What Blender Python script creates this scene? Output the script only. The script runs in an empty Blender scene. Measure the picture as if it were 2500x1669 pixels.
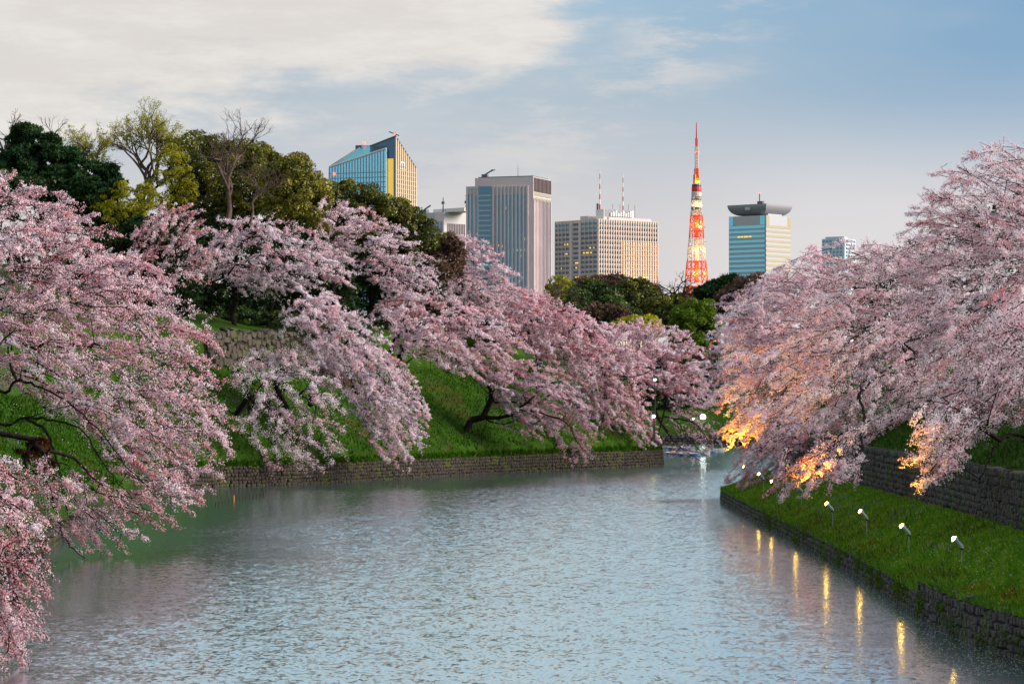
import bpy, math, random
import numpy as np
from mathutils import Vector, Matrix

scene = bpy.context.scene
COL = scene.collection
# ------------------------------------------------------------------ camera
F, CX, HY, CZ = 6800.0, 1250.0, 950.0, 11.5          # focal length, centre column, horizon row (photo pixels), eye height
cam_d = bpy.data.cameras.new("camera"); cam = bpy.data.objects.new("camera", cam_d); COL.objects.link(cam)
cam.location = (0, 0, CZ); cam.rotation_euler = (math.radians(90), 0, 0)
cam_d.sensor_width = 36; cam_d.lens = 36 * F / 2500
cam_d.shift_y = (HY - 834.5) / 2500
cam_d.clip_start = 0.5; cam_d.clip_end = 30000
cam_d.dof.use_dof = True; cam_d.dof.focus_distance = 300; cam_d.dof.aperture_fstop = 8
scene.camera = cam
scene.view_settings.view_transform = 'Standard'
scene.view_settings.look = 'None'
scene.view_settings.exposure = 0.5
scene.view_settings.gamma = 1
scene.view_settings.use_curve_mapping = False
scene.cycles.max_bounces = 6; scene.cycles.diffuse_bounces = 3; scene.cycles.glossy_bounces = 3
scene.cycles.transmission_bounces = 4; scene.cycles.sample_clamp_indirect = 6
scene.cycles.use_denoising = True; scene.cycles.caustics_reflective = False; scene.cycles.caustics_refractive = False
# ------------------------------------------------------------------ sky and sun
SUN_AZ, SUN_EL = math.radians(104), math.radians(19)    # clockwise from +Y
world = bpy.data.worlds.new("World"); scene.world = world; world.use_nodes = True
nt = world.node_tree; nt.nodes.clear()
def N(t, tree=None, **kw):
    n = (tree or nt).nodes.new(t)
    for k, v in kw.items(): setattr(n, k, v)
    return n
def L(a, b, tree=None): (tree or nt).links.new(a, b)
def mth(op, a, b=None, c=None, tree=None, clamp=False):
    n = N('ShaderNodeMath', tree, operation=op, use_clamp=clamp)
    for i, v in enumerate((a, b, c)):
        if v is None: continue
        if isinstance(v, (int, float)): n.inputs[i].default_value = v
        else: L(v, n.inputs[i], tree)
    return n.outputs[0]
def sstep(v, lo, hi, tree=None):
    n = N('ShaderNodeMapRange', tree, interpolation_type='SMOOTHSTEP')
    L(v, n.inputs[0], tree); n.inputs[1].default_value = lo; n.inputs[2].default_value = hi
    return n.outputs[0]
def mixc(f, a, b, tree=None, blend='MIX'):
    n = N('ShaderNodeMix', tree, data_type='RGBA', blend_type=blend)
    for i, v in ((0, f), (6, a), (7, b)):
        if isinstance(v, (int, float)): n.inputs[i].default_value = v
        elif isinstance(v, tuple): n.inputs[i].default_value = (*v, 1)
        else: L(v, n.inputs[i], tree)
    return n.outputs[2]
tc = N('ShaderNodeTexCoord'); sep = N('ShaderNodeSeparateXYZ'); L(tc.outputs['Generated'], sep.inputs[0])
az = mth('ARCTAN2', sep.outputs[0], sep.outputs[1]); el = mth('ARCSINE', sep.outputs[2])
def noise_dir(scale, detail, sc, off=(0, 0, 0), rough=0.55):
    m = N('ShaderNodeMapping'); m.inputs['Scale'].default_value = sc; m.inputs['Location'].default_value = off
    m.inputs['Rotation'].default_value = (0, math.radians(7), 0)
    L(tc.outputs['Generated'], m.inputs[0])
    n = N('ShaderNodeTexNoise'); n.inputs['Scale'].default_value = scale; n.inputs['Detail'].default_value = detail
    n.inputs['Roughness'].default_value = rough
    L(m.outputs[0], n.inputs[0]); return n.outputs[0]
sky = N('ShaderNodeTexSky', sky_type='NISHITA', sun_disc=False, sun_elevation=SUN_EL, sun_rotation=SUN_AZ)
sky.air_density = 1.0; sky.dust_density = 0.6; sky.ozone_density = 2.0
g = N('ShaderNodeValToRGB'); cr = g.color_ramp
L(mth('DIVIDE', el, 0.35), g.inputs[0])
cr.elements[0].position = 0.0; cr.elements[0].color = (6.2, 5.5, 5.5, 1)
cr.elements[1].position = 1.0; cr.elements[1].color = (3.5, 4.9, 6.2, 1)
for p, c in ((0.17, (5.8, 5.3, 5.4, 1)), (0.235, (4.6, 4.7, 5.15, 1)), (0.30, (3.4, 4.2, 4.95, 1)), (0.40, (3.0, 4.3, 5.4, 1)), (0.6, (3.7, 5.0, 6.1, 1))):
    e = cr.elements.new(p); e.color = c
right = sstep(az, 0.0, 0.19)
hi = mth('MULTIPLY', right, sstep(el, 0.045, 0.135))
base = mixc(mth('MULTIPLY', hi, 0.85), g.outputs[0], (1.25, 2.75, 4.6))
# pale glow low on the right
glow = mth('MULTIPLY', sstep(az, 0.03, 0.12), mth('SUBTRACT', 1.0, sstep(el, 0.035, 0.115)))
base = mixc(mth('MULTIPLY', glow, 0.75), base, (6.9, 6.5, 6.6))
base = mixc(0.14, base, sky.outputs[0])
# soft mid clouds, lit edges
n1 = noise_dir(1.0, 8, (9, 9, 34), rough=.62); n2 = noise_dir(1.0, 9, (20, 20, 85), (3.1, 1.7, 0.4), rough=.65); n3 = noise_dir(1.0, 4, (4, 4, 13), (5.2, 0, 2))
pale = mth('MULTIPLY', sstep(n3, 0.37, 0.70), mth('SUBTRACT', 1.0, mth('MULTIPLY', sstep(az, -0.02, 0.16), 0.35)))
base = mixc(mth('MULTIPLY', pale, 0.55), base, (4.5, 4.75, 5.05))
wob = mth('ADD', mth('MULTIPLY', mth('SUBTRACT', n1, 0.5), 0.105), mth('MULTIPLY', mth('SUBTRACT', n2, 0.5), 0.055))
s = mth('ADD', mth('SUBTRACT', el, mth('ADD', mth('ADD', 0.110, mth('MULTIPLY', az, 0.18)), mth('MULTIPLY', mth('MAXIMUM', az, 0.0), 0.7))), wob)
mask = mth('MULTIPLY', sstep(s, -0.010, 0.022), mth('SUBTRACT', 1.0, mth('MULTIPLY', sstep(el, 0.17, 0.32), 0.85)))
fill_deck = sstep(mth('ADD', el, mth('MULTIPLY', mth('SUBTRACT', n3, 0.5), 0.5)), 0.50, 0.85)  # cloud deck overhead, out of view, added to brighten the scene
mask = mth('MAXIMUM', mask, mth('MULTIPLY', fill_deck, 0.85))
shade = mixc(sstep(n2, 0.35, 0.7), (5.7, 5.45, 5.2), (6.5, 6.25, 5.95))
colr = mixc(mask, base, shade)
streak = mth('MULTIPLY', sstep(s, -0.075, -0.03), mth('SUBTRACT', 1.0, sstep(s, -0.03, 0.0)))
colr = mixc(mth('MULTIPLY', mth('MULTIPLY', streak, sstep(n2, 0.42, 0.62)), 0.8), colr, (5.4, 5.3, 5.3))
bg = N('ShaderNodeBackground'); bg.inputs[1].default_value = 0.09; L(colr, bg.inputs[0])
out = N('ShaderNodeOutputWorld'); L(bg.outputs[0], out.inputs[0])
sun_d = bpy.data.lights.new("sun", 'SUN'); sun_d.energy = 4.3; sun_d.angle = math.radians(28); sun_d.color = (1.0, 0.86, 0.74)
sun = bpy.data.objects.new("sun", sun_d); COL.objects.link(sun)
sd = Vector((math.sin(SUN_AZ) * math.cos(SUN_EL), math.cos(SUN_AZ) * math.cos(SUN_EL), math.sin(SUN_EL)))
sun.rotation_euler = sd.to_track_quat('Z', 'Y').to_euler()

# ------------------------------------------------------------------ helpers
def P(px, py, Y):
    px = np.asarray(px, float); py = np.asarray(py, float); Y = np.asarray(Y, float)
    return np.stack([(px - CX) / F * Y, Y + 0 * px, CZ - (py - HY) / F * Y], -1)
def tag(o, label=None, cat=None, group=None, kind=None):
    for k, v in (('label', label), ('category', cat), ('group', group), ('kind', kind)):
        if v: o[k] = v
    return o
def empty(name, loc, rz=0, label=None, cat=None, group=None):
    o = bpy.data.objects.new(name, None); COL.objects.link(o); o.location = loc; o.rotation_euler = (0, 0, rz)
    o.empty_display_size = 0.2
    return tag(o, label, cat, group)
def link(name, me, parent=None):
    o = bpy.data.objects.new(name, me); COL.objects.link(o)
    if parent is not None: o.parent = parent
    return o
def mesh_np(name, V, Fc, m, parent=None, attr=None, smooth=False, local=True):
    """V (n,3); Fc (k,3|4) int array -> one mesh object; vertices in world space are moved into the parent's frame when it is unrotated"""
    V = np.asarray(V, np.float32).copy(); Fc = np.asarray(Fc, np.int32)
    if parent is not None and local: V -= np.array(parent.location, np.float32)
    me = bpy.data.meshes.new(name)
    n = Fc.shape[1]
    me.vertices.add(len(V)); me.vertices.foreach_set('co', V.ravel())
    me.loops.add(Fc.size); me.loops.foreach_set('vertex_index', Fc.ravel())
    me.polygons.add(len(Fc)); me.polygons.foreach_set('loop_start', np.arange(0, Fc.size, n, dtype=np.int32))
    if smooth: me.polygons.foreach_set('use_smooth', np.ones(len(Fc), bool))
    if attr is not None:
        a = me.attributes.new('tint', 'FLOAT', 'POINT'); a.data.foreach_set('value', np.asarray(attr, np.float32))
    me.update(calc_edges=True)
    me.materials.append(m)
    return link(name, me, parent)
class MB:
    def __init__(s): s.v = []; s.f = []
    def box(s, x0, x1, y0, y1, z0, z1):
        i = len(s.v)
        s.v += [(x, y, z) for z in (z0, z1) for y in (y0, y1) for x in (x0, x1)]
        s.f += [tuple(i + k for k in q) for q in ((0, 2, 3, 1), (4, 5, 7, 6), (0, 1, 5, 4), (2, 6, 7, 3), (0, 4, 6, 2), (1, 3, 7, 5))]
        return s
    def tube(s, a, b, r0, r1=None, n=6, cap=True):
        r1 = r0 if r1 is None else r1
        a, b = Vector(a), Vector(b); t = (b - a).normalized(); u = t.orthogonal().normalized(); w = t.cross(u)
        i = len(s.v)
        for p, r in ((a, r0), (b, r1)):
            for k in range(n):
                q = p + (u * math.cos(2 * math.pi * k / n) + w * math.sin(2 * math.pi * k / n)) * r
                s.v.append(tuple(q))
        for k in range(n): s.f.append((i + k, i + (k + 1) % n, i + n + (k + 1) % n, i + n + k))
        if cap: s.f.append(tuple(i + k for k in range(n))[::-1]); s.f.append(tuple(i + n + k for k in range(n)))
        return s
    def lathe(s, prof, n=16, c=(0, 0), rot=0):
        i = len(s.v)
        for r, z in prof:
            for k in range(n):
                a = rot + 2 * math.pi * k / n; s.v.append((c[0] + r * math.cos(a), c[1] + r * math.sin(a), z))
        for j in range(len(prof) - 1):
            for k in range(n):
                s.f.append((i + j * n + k, i + j * n + (k + 1) % n, i + (j + 1) * n + (k + 1) % n, i + (j + 1) * n + k))
        s.f.append(tuple(i + k for k in range(n))[::-1]); s.f.append(tuple(i + (len(prof) - 1) * n + k for k in range(n)))
        return s
    def poly(s, vs, fs):
        i = len(s.v); s.v += [tuple(v) for v in vs]; s.f += [tuple(i + k for k in q) for q in fs]; return s
    def ball(s, c, r, n=8, m=5):
        return s.lathe([(max(r * math.sin(math.pi * j / m), r * .02), c[2] - r * math.cos(math.pi * j / m)) for j in range(m + 1)], n, (c[0], c[1]))
    def mesh(s, name, m):
        me = bpy.data.meshes.new(name); me.from_pydata(s.v, [], s.f); me.materials.append(m); me.update(); return me
    def build(s, name, m, parent=None): return link(name, s.mesh(name, m), parent)

# ------------------------------------------------------------------ materials
def mat(name, col, rough=0.7, metal=0.0, emit=None, es=0.0, spec=0.5, var=0.0, vscale=1.0, bump=0.0):
    m = bpy.data.materials.new(name); m.use_nodes = True; t = m.node_tree; b = t.nodes['Principled BSDF']
    b.inputs['Base Color'].default_value = (*col, 1); b.inputs['Roughness'].default_value = rough
    b.inputs['Metallic'].default_value = metal; b.inputs['Specular IOR Level'].default_value = spec
    if emit: b.inputs['Emission Color'].default_value = (*emit, 1); b.inputs['Emission Strength'].default_value = es
    if var or bump:
        tcn = N('ShaderNodeTexCoord', t); no = N('ShaderNodeTexNoise', t); no.inputs['Scale'].default_value = vscale; no.inputs['Detail'].default_value = 4
        L(tcn.outputs['Object'], no.inputs[0], t)
        if var:
            lo = tuple(max(0, c * (1 - var)) for c in col); hi_ = tuple(min(1, c * (1 + var)) for c in col)
            L(mixc(sstep(no.outputs[0], .3, .7, t), lo, hi_, t), b.inputs['Base Color'], t)
        if bump:
            bn = N('ShaderNodeBump', t); bn.inputs['Strength'].default_value = bump; L(no.outputs[0], bn.inputs['Height'], t); L(bn.outputs[0], b.inputs['Normal'], t)
    return m
def ramp_mat(name, stops, transl=0.3, rough=0.6, gloss=0.0):
    """leaf / petal material: colour from the per-point tint, diffuse plus translucent"""
    m = bpy.data.materials.new(name); m.use_nodes = True; t = m.node_tree; t.nodes.clear()
    at = N('ShaderNodeAttribute', t, attribute_name='tint'); r = N('ShaderNodeValToRGB', t); L(at.outputs['Fac'], r.inputs[0], t)
    while len(r.color_ramp.elements) < len(stops): r.color_ramp.elements.new(0.5)
    for e, (p, c) in zip(r.color_ramp.elements, stops): e.position = p; e.color = (*c, 1)
    d = N('ShaderNodeBsdfDiffuse', t); tr = N('ShaderNodeBsdfTranslucent', t); mx = N('ShaderNodeMixShader', t); o = N('ShaderNodeOutputMaterial', t)
    L(r.outputs[0], d.inputs[0], t); L(r.outputs[0], tr.inputs[0], t); mx.inputs[0].default_value = transl
    L(d.outputs[0], mx.inputs[1], t); L(tr.outputs[0], mx.inputs[2], t)
    last = mx.outputs[0]
    if gloss:
        gl = N('ShaderNodeBsdfGlossy', t); gl.inputs['Roughness'].default_value = .45; m2 = N('ShaderNodeMixShader', t); m2.inputs[0].default_value = gloss
        L(last, m2.inputs[1], t); L(gl.outputs[0], m2.inputs[2], t); last = m2.outputs[0]
    L(last, o.inputs[0], t); return m
M_petal = ramp_mat('cherry_petals', [(0.0, (.30, .10, .08)), (.14, (.60, .26, .28)), (.40, (.84, .50, .57)), (.66, (.88, .70, .79)), (1.0, (.91, .85, .92))], .38)
M_bark = mat('dark_bark', (.017, .013, .012), .95, var=.4, vscale=3, spec=.08)
M_barkpale = mat('grey_brown_bark', (.075, .050, .038), .9, var=.4, vscale=2)
M_leaf_dark = ramp_mat('evergreen_leaves', [(0, (.022, .040, .010)), (.5, (.095, .112, .013)), (1, (.30, .27, .03))], .25, gloss=.03)
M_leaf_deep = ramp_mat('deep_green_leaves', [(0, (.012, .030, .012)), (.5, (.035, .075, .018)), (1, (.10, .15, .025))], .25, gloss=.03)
M_pine = ramp_mat('pine_needles', [(0, (.012, .034, .016)), (.6, (.030, .072, .030)), (1, (.075, .13, .045))], .2)
M_bud = ramp_mat('young_yellow_leaves', [(0, (.17, .17, .018)), (.5, (.36, .36, .03)), (1, (.52, .50, .06))], .4)
M_fresh = ramp_mat('fresh_green_leaves', [(0, (.04, .09, .012)), (.5, (.11, .19, .022)), (1, (.24, .30, .04))], .35)
M_brown = ramp_mat('brown_twigs', [(0, (.06, .04, .03)), (.5, (.15, .10, .075)), (1, (.27, .18, .13))], .1)
M_blade = ramp_mat('grass_blades', [(0, (.012, .036, .003)), (.45, (.024, .080, .005)), (.8, (.055, .13, .008)), (1, (.15, .15, .025))], .3)
M_blade_lifted = ramp_mat('lightened_bank_grass', [(0, (.045, .11, .009)), (.45, (.095, .25, .016)), (.8, (.19, .37, .025)), (1, (.34, .36, .06))], .3)  # grass colour lightened to make up for the shade under the right-bank trees
M_purple = ramp_mat('purple_flowers', [(0, (.20, .12, .34)), (1, (.42, .30, .55))], .3)
M_dead = ramp_mat('dead_brown_leaves', [(0, (.035, .016, .008)), (1, (.13, .060, .024))], .2)
M_rust = ramp_mat('rusty_weeds', [(0, (.14, .05, .012)), (1, (.30, .11, .02))], .3)
def grass_mat():
    m = bpy.data.materials.new('grass_ground'); m.use_nodes = True; t = m.node_tree; b = t.nodes['Principled BSDF']
    ge = N('ShaderNodeNewGeometry', t); no = N('ShaderNodeTexNoise', t); no.inputs['Scale'].default_value = .35; no.inputs['Detail'].default_value = 6
    n2_ = N('ShaderNodeTexNoise', t); n2_.inputs['Scale'].default_value = 5; n2_.inputs['Detail'].default_value = 5
    L(ge.outputs['Position'], no.inputs[0], t); L(ge.outputs['Position'], n2_.inputs[0], t)
    c = mixc(sstep(no.outputs[0], .35, .65, t), (.016, .050, .003), (.032, .092, .006), t)
    c = mixc(sstep(n2_.outputs[0], .45, .75, t), c, (.05, .105, .009), t)
    no3 = N('ShaderNodeTexNoise', t); no3.inputs['Scale'].default_value = .16; no3.inputs['Detail'].default_value = 5; L(ge.outputs['Position'], no3.inputs[0], t)
    c = mixc(mth('MULTIPLY', sstep(no3.outputs[0], .56, .68, t), .6, tree=t), c, (.07, .055, .018), t)
    L(c, b.inputs['Base Color'], t); b.inputs['Roughness'].default_value = .9; b.inputs['Specular IOR Level'].default_value = .1
    bn = N('ShaderNodeBump', t); bn.inputs['Strength'].default_value = .8; bn.inputs['Distance'].default_value = .3; L(n2_.outputs[0], bn.inputs['Height'], t); L(bn.outputs[0], b.inputs['Normal'], t)
    return m
M_grass = grass_mat()
def stone_mat(name, a, b_, moss, mamt):
    m = bpy.data.materials.new(name); m.use_nodes = True; t = m.node_tree; b = t.nodes['Principled BSDF']
    ge = N('ShaderNodeNewGeometry', t); oi = N('ShaderNodeObjectInfo', t)
    vo = N('ShaderNodeTexVoronoi', t); vo.inputs['Scale'].default_value = 1.7; L(ge.outputs['Position'], vo.inputs[0], t)
    sp = N('ShaderNodeSeparateColor', t); L(vo.outputs['Color'], sp.inputs[0], t)
    f = mth('FRACT', mth('ADD', sp.outputs[0], oi.outputs['Random'], tree=t), tree=t)
    n_ = N('ShaderNodeTexNoise', t); n_.inputs['Scale'].default_value = 9; n_.inputs['Detail'].default_value = 5; L(ge.outputs['Position'], n_.inputs[0], t)
    c = mixc(f, a, b_, t); c = mixc(sstep(n_.outputs[0], .3, .8, t), c, tuple(x * .55 for x in a), t)
    n3_ = N('ShaderNodeTexNoise', t); n3_.inputs['Scale'].default_value = .55; n3_.inputs['Detail'].default_value = 6; n3_.inputs['Roughness'].default_value = .65; L(ge.outputs['Position'], n3_.inputs[0], t)
    c = mixc(mth('MULTIPLY', sstep(n3_.outputs[0], .5, .64, t), mamt, tree=t), c, moss, t)
    L(c, b.inputs['Base Color'], t); b.inputs['Roughness'].default_value = .9
    bn = N('ShaderNodeBump', t); bn.inputs['Strength'].default_value = .5; bn.inputs['Distance'].default_value = .05; L(n_.outputs[0], bn.inputs['Height'], t); L(bn.outputs[0], b.inputs['Normal'], t)
    return m
M_stone_dark = stone_mat('dark_wall_stone', (.038, .034, .036), (.125, .113, .114), (.05, .085, .012), .85)
M_stone_warm = stone_mat('brown_wall_stone', (.026, .021, .016), (.062, .048, .036), (.055, .070, .009), .9)
M_stone_grey = stone_mat('grey_field_stone', (.05, .042, .034), (.12, .10, .08), (.05, .075, .010), .9)
M_joint = mat('wall_joint_earth', (.018, .016, .013), .95)

# ------------------------------------------------------------------ water and ground
def water_mat():
    m = bpy.data.materials.new('moat_water'); m.use_nodes = True; t = m.node_tree; t.nodes.clear()
    b = N('ShaderNodeBsdfGlossy', t); b.inputs['Color'].default_value = (.82, .97, 1.0, 1); b.inputs['Roughness'].default_value = .15
    df = N('ShaderNodeBsdfDiffuse', t); df.inputs['Color'].default_value = (.030, .065, .052, 1)
    mx = N('ShaderNodeMixShader', t); mx.inputs[0].default_value = .90; o_ = N('ShaderNodeOutputMaterial', t)
    L(df.outputs[0], mx.inputs[1], t); L(b.outputs[0], mx.inputs[2], t); L(mx.outputs[0], o_.inputs[0], t)
    ge = N('ShaderNodeNewGeometry', t)
    def slope(sc, stretch, det, amp):
        """random surface tilt (x and y) from a noise field, independent of the pixel footprint"""
        mp = N('ShaderNodeMapping', t); mp.inputs['Scale'].default_value = stretch; L(ge.outputs['Position'], mp.inputs[0], t)
        n = N('ShaderNodeTexNoise', t); n.inputs['Scale'].default_value = sc; n.inputs['Detail'].default_value = det; n.inputs['Roughness'].default_value = .6
        L(mp.outputs[0], n.inputs[0], t)
        a = N('ShaderNodeVectorMath', t, operation='SUBTRACT'); L(n.outputs['Color'], a.inputs[0], t); a.inputs[1].default_value = (.5, .5, .5)
        q_ = N('ShaderNodeVectorMath', t, operation='MULTIPLY'); L(a.outputs[0], q_.inputs[0], t); q_.inputs[1].default_value = (amp * .42, amp, 0); return q_.outputs[0]
    def add(a, b_):
        v = N('ShaderNodeVectorMath', t, operation='ADD'); L(a, v.inputs[0], t)
        if isinstance(b_, tuple): v.inputs[1].default_value = b_
        else: L(b_, v.inputs[1], t)
        return v.outputs[0]
    ca = N('ShaderNodeTexNoise', t); ca.inputs['Scale'].default_value = .03; ca.inputs['Detail'].default_value = 4; L(ge.outputs['Position'], ca.inputs[0], t)
    # sheltered water near the banks lies calmer
    sx = N('ShaderNodeSeparateXYZ', t); L(ge.outputs['Position'], sx.inputs[0], t); x_, y_ = sx.outputs[0], sx.outputs[1]
    d1 = mth('DIVIDE', mth('ADD', x_, 31.0, tree=t), 23.0, tree=t)
    d2 = mth('DIVIDE', mth('SUBTRACT', mth('MULTIPLY', mth('ADD', x_, 25.0, tree=t), .84, tree=t), mth('MULTIPLY', mth('SUBTRACT', y_, 336.0, tree=t), .55, tree=t), tree=t), 38.0, tree=t)
    d3 = mth('ADD', mth('DIVIDE', mth('SUBTRACT', 20.5, x_, tree=t), 12.0, tree=t), mth('MAXIMUM', 0.0, mth('DIVIDE', mth('SUBTRACT', y_, 288.0, tree=t), 10.0, tree=t), tree=t), tree=t)
    sh = mth('MINIMUM', mth('MINIMUM', d1, d2, tree=t), d3, tree=t)
    sh = mth('ADD', sh, mth('MULTIPLY', mth('SUBTRACT', ca.outputs[0], .5, tree=t), 1.1, tree=t), tree=t)
    shel = mth('ADD', .10, mth('MULTIPLY', sstep(sh, .05, .95, t), .90, tree=t), tree=t)
    w = add(slope(5.5, (1, .6, 1), 3, .74), slope(1.5, (1, .55, 1), 2, .32))
    sc_ = N('ShaderNodeVectorMath', t, operation='SCALE'); L(w, sc_.inputs[0], t); L(mth('ADD', .55, mth('MULTIPLY', ca.outputs[0], .9, tree=t), tree=t), sc_.inputs['Scale'], t)
    s2_ = N('ShaderNodeVectorMath', t, operation='SCALE'); L(add(sc_.outputs[0], (0, -.05, 0)), s2_.inputs[0], t); L(shel, s2_.inputs['Scale'], t)
    nn = N('ShaderNodeVectorMath', t, operation='NORMALIZE'); L(add(s2_.outputs[0], (0, 0, 1)), nn.inputs[0], t)
    L(nn.outputs[0], b.inputs['Normal'], t)
    return m
mesh_np('water', [(-200, 60, 0), (200, 60, 0), (200, 640, 0), (-200, 640, 0)], [(0, 1, 2, 3)], water_mat())['kind'] = 'structure'
mesh_np('ground', [(-14000, -300, -2.2), (14000, -300, -2.2), (14000, 14000, -2.2), (-14000, 14000, -2.2)], [(0, 1, 2, 3)], M_grass)['kind'] = 'structure'

def resample(pts, step):
    pts = np.asarray(pts, float); d = np.r_[0, np.cumsum(np.linalg.norm(np.diff(pts, axis=0), axis=1))]
    s_ = np.linspace(0, d[-1], max(2, int(d[-1] / step) + 1))
    return np.stack([np.interp(s_, d, pts[:, k]) for k in range(pts.shape[1])], 1)
def smooth(pts, n=3):
    p = np.asarray(pts, float)
    for _ in range(n):
        q = [p[0]]
        for a, b in zip(p[:-1], p[1:]): q += [a * .75 + b * .25, a * .25 + b * .75]
        q.append(p[-1]); p = np.array(q)
    return p
L_EDGE = smooth([(-24, 70), (-26, 100), (-29, 150), (-32.4, 193), (-34.9, 220), (-37.5, 270), (-39.5, 308), (-38.5, 324), (-25, 336), (-12.2, 362), (8, 396), (20, 414), (23, 419), (23, 424), (15, 433), (-10, 442), (-60, 452), (-150, 470)], 3)
R_EDGE = smooth([(26, 60), (24, 100), (21.8, 118), (20.8, 125), (20.4, 135), (20.9, 153), (21.3, 176), (21.2, 233), (21.2, 270), (21.3, 289), (23, 295), (30, 310), (36, 340), (42, 400), (46, 480), (46, 600)], 3)
def dist_edge(X, Y, edge):
    """distance to a polyline, vectorised"""
    e = resample(edge, 1.0); best = np.full(X.shape, 1e9)
    for k in range(0, len(e), 40):
        c = e[k:k + 40]
        dd = np.min((X[..., None] - c[:, 0]) ** 2 + (Y[..., None] - c[:, 1]) ** 2, axis=-1)
        best = np.minimum(best, dd)
    return np.sqrt(best)
def inside(X, Y, poly):
    p = np.asarray(poly); r = np.zeros(X.shape, bool); j = len(p) - 1
    for i in range(len(p)):
        c = ((p[i, 1] > Y) != (p[j, 1] > Y)) & (X < (p[j, 0] - p[i, 0]) * (Y - p[i, 1]) / (p[j, 1] - p[i, 1] + 1e-12) + p[i, 0]); r ^= c; j = i
    return r
def wall_h(Y): return 1.1 + 1.3 * np.clip((Y - 305) / 20, 0, 1)
LAND_L = np.vstack([L_EDGE, [(-150, 60)]])
def h_left(X, Y, d):
    w = wall_h(Y); far = np.clip((Y - 315) / 15, 0, 1)
    a = w + np.minimum(d, 17) * .72
    step = np.clip((d - 17) / 1.3, 0, 1) * (4.4 * far + .9 * (1 - far))
    b = np.clip(d - 18.3, 0, 60) * .22
    cap = 6.5 + 22 * np.clip((Y - 290) / 40, 0, 1) + 4 * (1 - np.clip((Y - 290) / 40, 0, 1)) * np.clip(d / 14, 0, 1)
    return np.minimum(a + step + b, cap + 3) + .25 * np.sin(X * .5 + Y * .3) * np.clip(d / 4, 0, 1)
xs = np.arange(-125, 27, 1.2); ys = np.arange(90, 470, 1.2)
GX, GY = np.meshgrid(xs, ys); GD = dist_edge(GX, GY, L_EDGE) * np.where(inside(GX, GY, LAND_L), 1, -1)
GZ = np.where(GD < 1.25, -2.0, h_left(GX, GY, GD))
idx = np.arange(GX.size).reshape(GX.shape)
q = np.stack([idx[:-1, :-1], idx[:-1, 1:], idx[1:, 1:], idx[1:, :-1]], -1).reshape(-1, 4)
q = q[(GD.ravel()[q] > 0.2).any(1)]
used = np.unique(q); rm = np.full(GX.size, -1); rm[used] = np.arange(len(used))
mesh_np('grass_bank', np.stack([GX, GY, GZ], -1).reshape(-1, 3)[used], rm[q], M_grass, smooth=True)['kind'] = 'structure'
def normals2(e):
    t = np.gradient(e, axis=0); t /= np.linalg.norm(t, axis=1, keepdims=True); return np.stack([-t[:, 1], t[:, 0]], 1)
def loft(name, e, offs, zf, m, sgn):
    n = normals2(e) * sgn; R = []
    for j, d in enumerate(offs):
        p = e + n * d; R.append(np.c_[p, zf(p, j)])
    V = np.stack(R, 1); k = V.shape[1]; I = np.arange(len(e) * k).reshape(len(e), k)
    q = np.stack([I[:-1, :-1], I[1:, :-1], I[1:, 1:], I[:-1, 1:]], -1).reshape(-1, 4)
    o = mesh_np(name, V.reshape(-1, 3), q, m, smooth=False); o['kind'] = 'structure'; return o
le = resample(L_EDGE, 2.0); le = le[(le[:, 1] > 95)]
loft('grass_verge', le, [.35, 1.6, 3.2], lambda p, j: np.maximum(wall_h(p[:, 1]), 0) + [-.03, .35, 1.2][j], M_grass, 1)
re_ = resample(R_EDGE, 2.0)
R_OFF = [.4, 2.5, 5, 7.3, 7.6, 8.4, 14, 21, 40, 95]; R_Z = [1.2, 2.0, 2.85, 3.55, 3.6, 6.75, 9.6, 13.0, 15, 16]
def r_wall(Y): return 1.2 + .65 * (np.asarray(Y) < 143)
def zr(p, j): return np.full(len(p), R_Z[j]) + (.6 * np.clip((150 - p[:, 1]) / 25, 0, 1) if 0 < j < 5 else (r_wall(p[:, 1]) - 1.2 if j == 0 else 0))
loft('grass_bank', re_, R_OFF, zr, M_grass, -1)
def h_right(d, Y=None):
    d = np.asarray(d, float); z = np.interp(d, R_OFF, R_Z)
    if Y is None: return z
    Y = np.asarray(Y, float); k = .6 * np.clip((150 - Y) / 25, 0, 1); z0 = r_wall(Y)
    near = z0 + (2.0 + k - z0) * (d - .4) / 2.1
    return np.where(d < 2.5, near, np.where(d < 7.6, z + k, z))
loft('far_bank', np.array([(x, 590.) for x in range(-160, 161, 8)]), [.4, 12, 30, 80, 160], lambda p, j: np.full(len(p), [1.8, 7, 12, 19, 22][j]), M_grass, 1)

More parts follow.
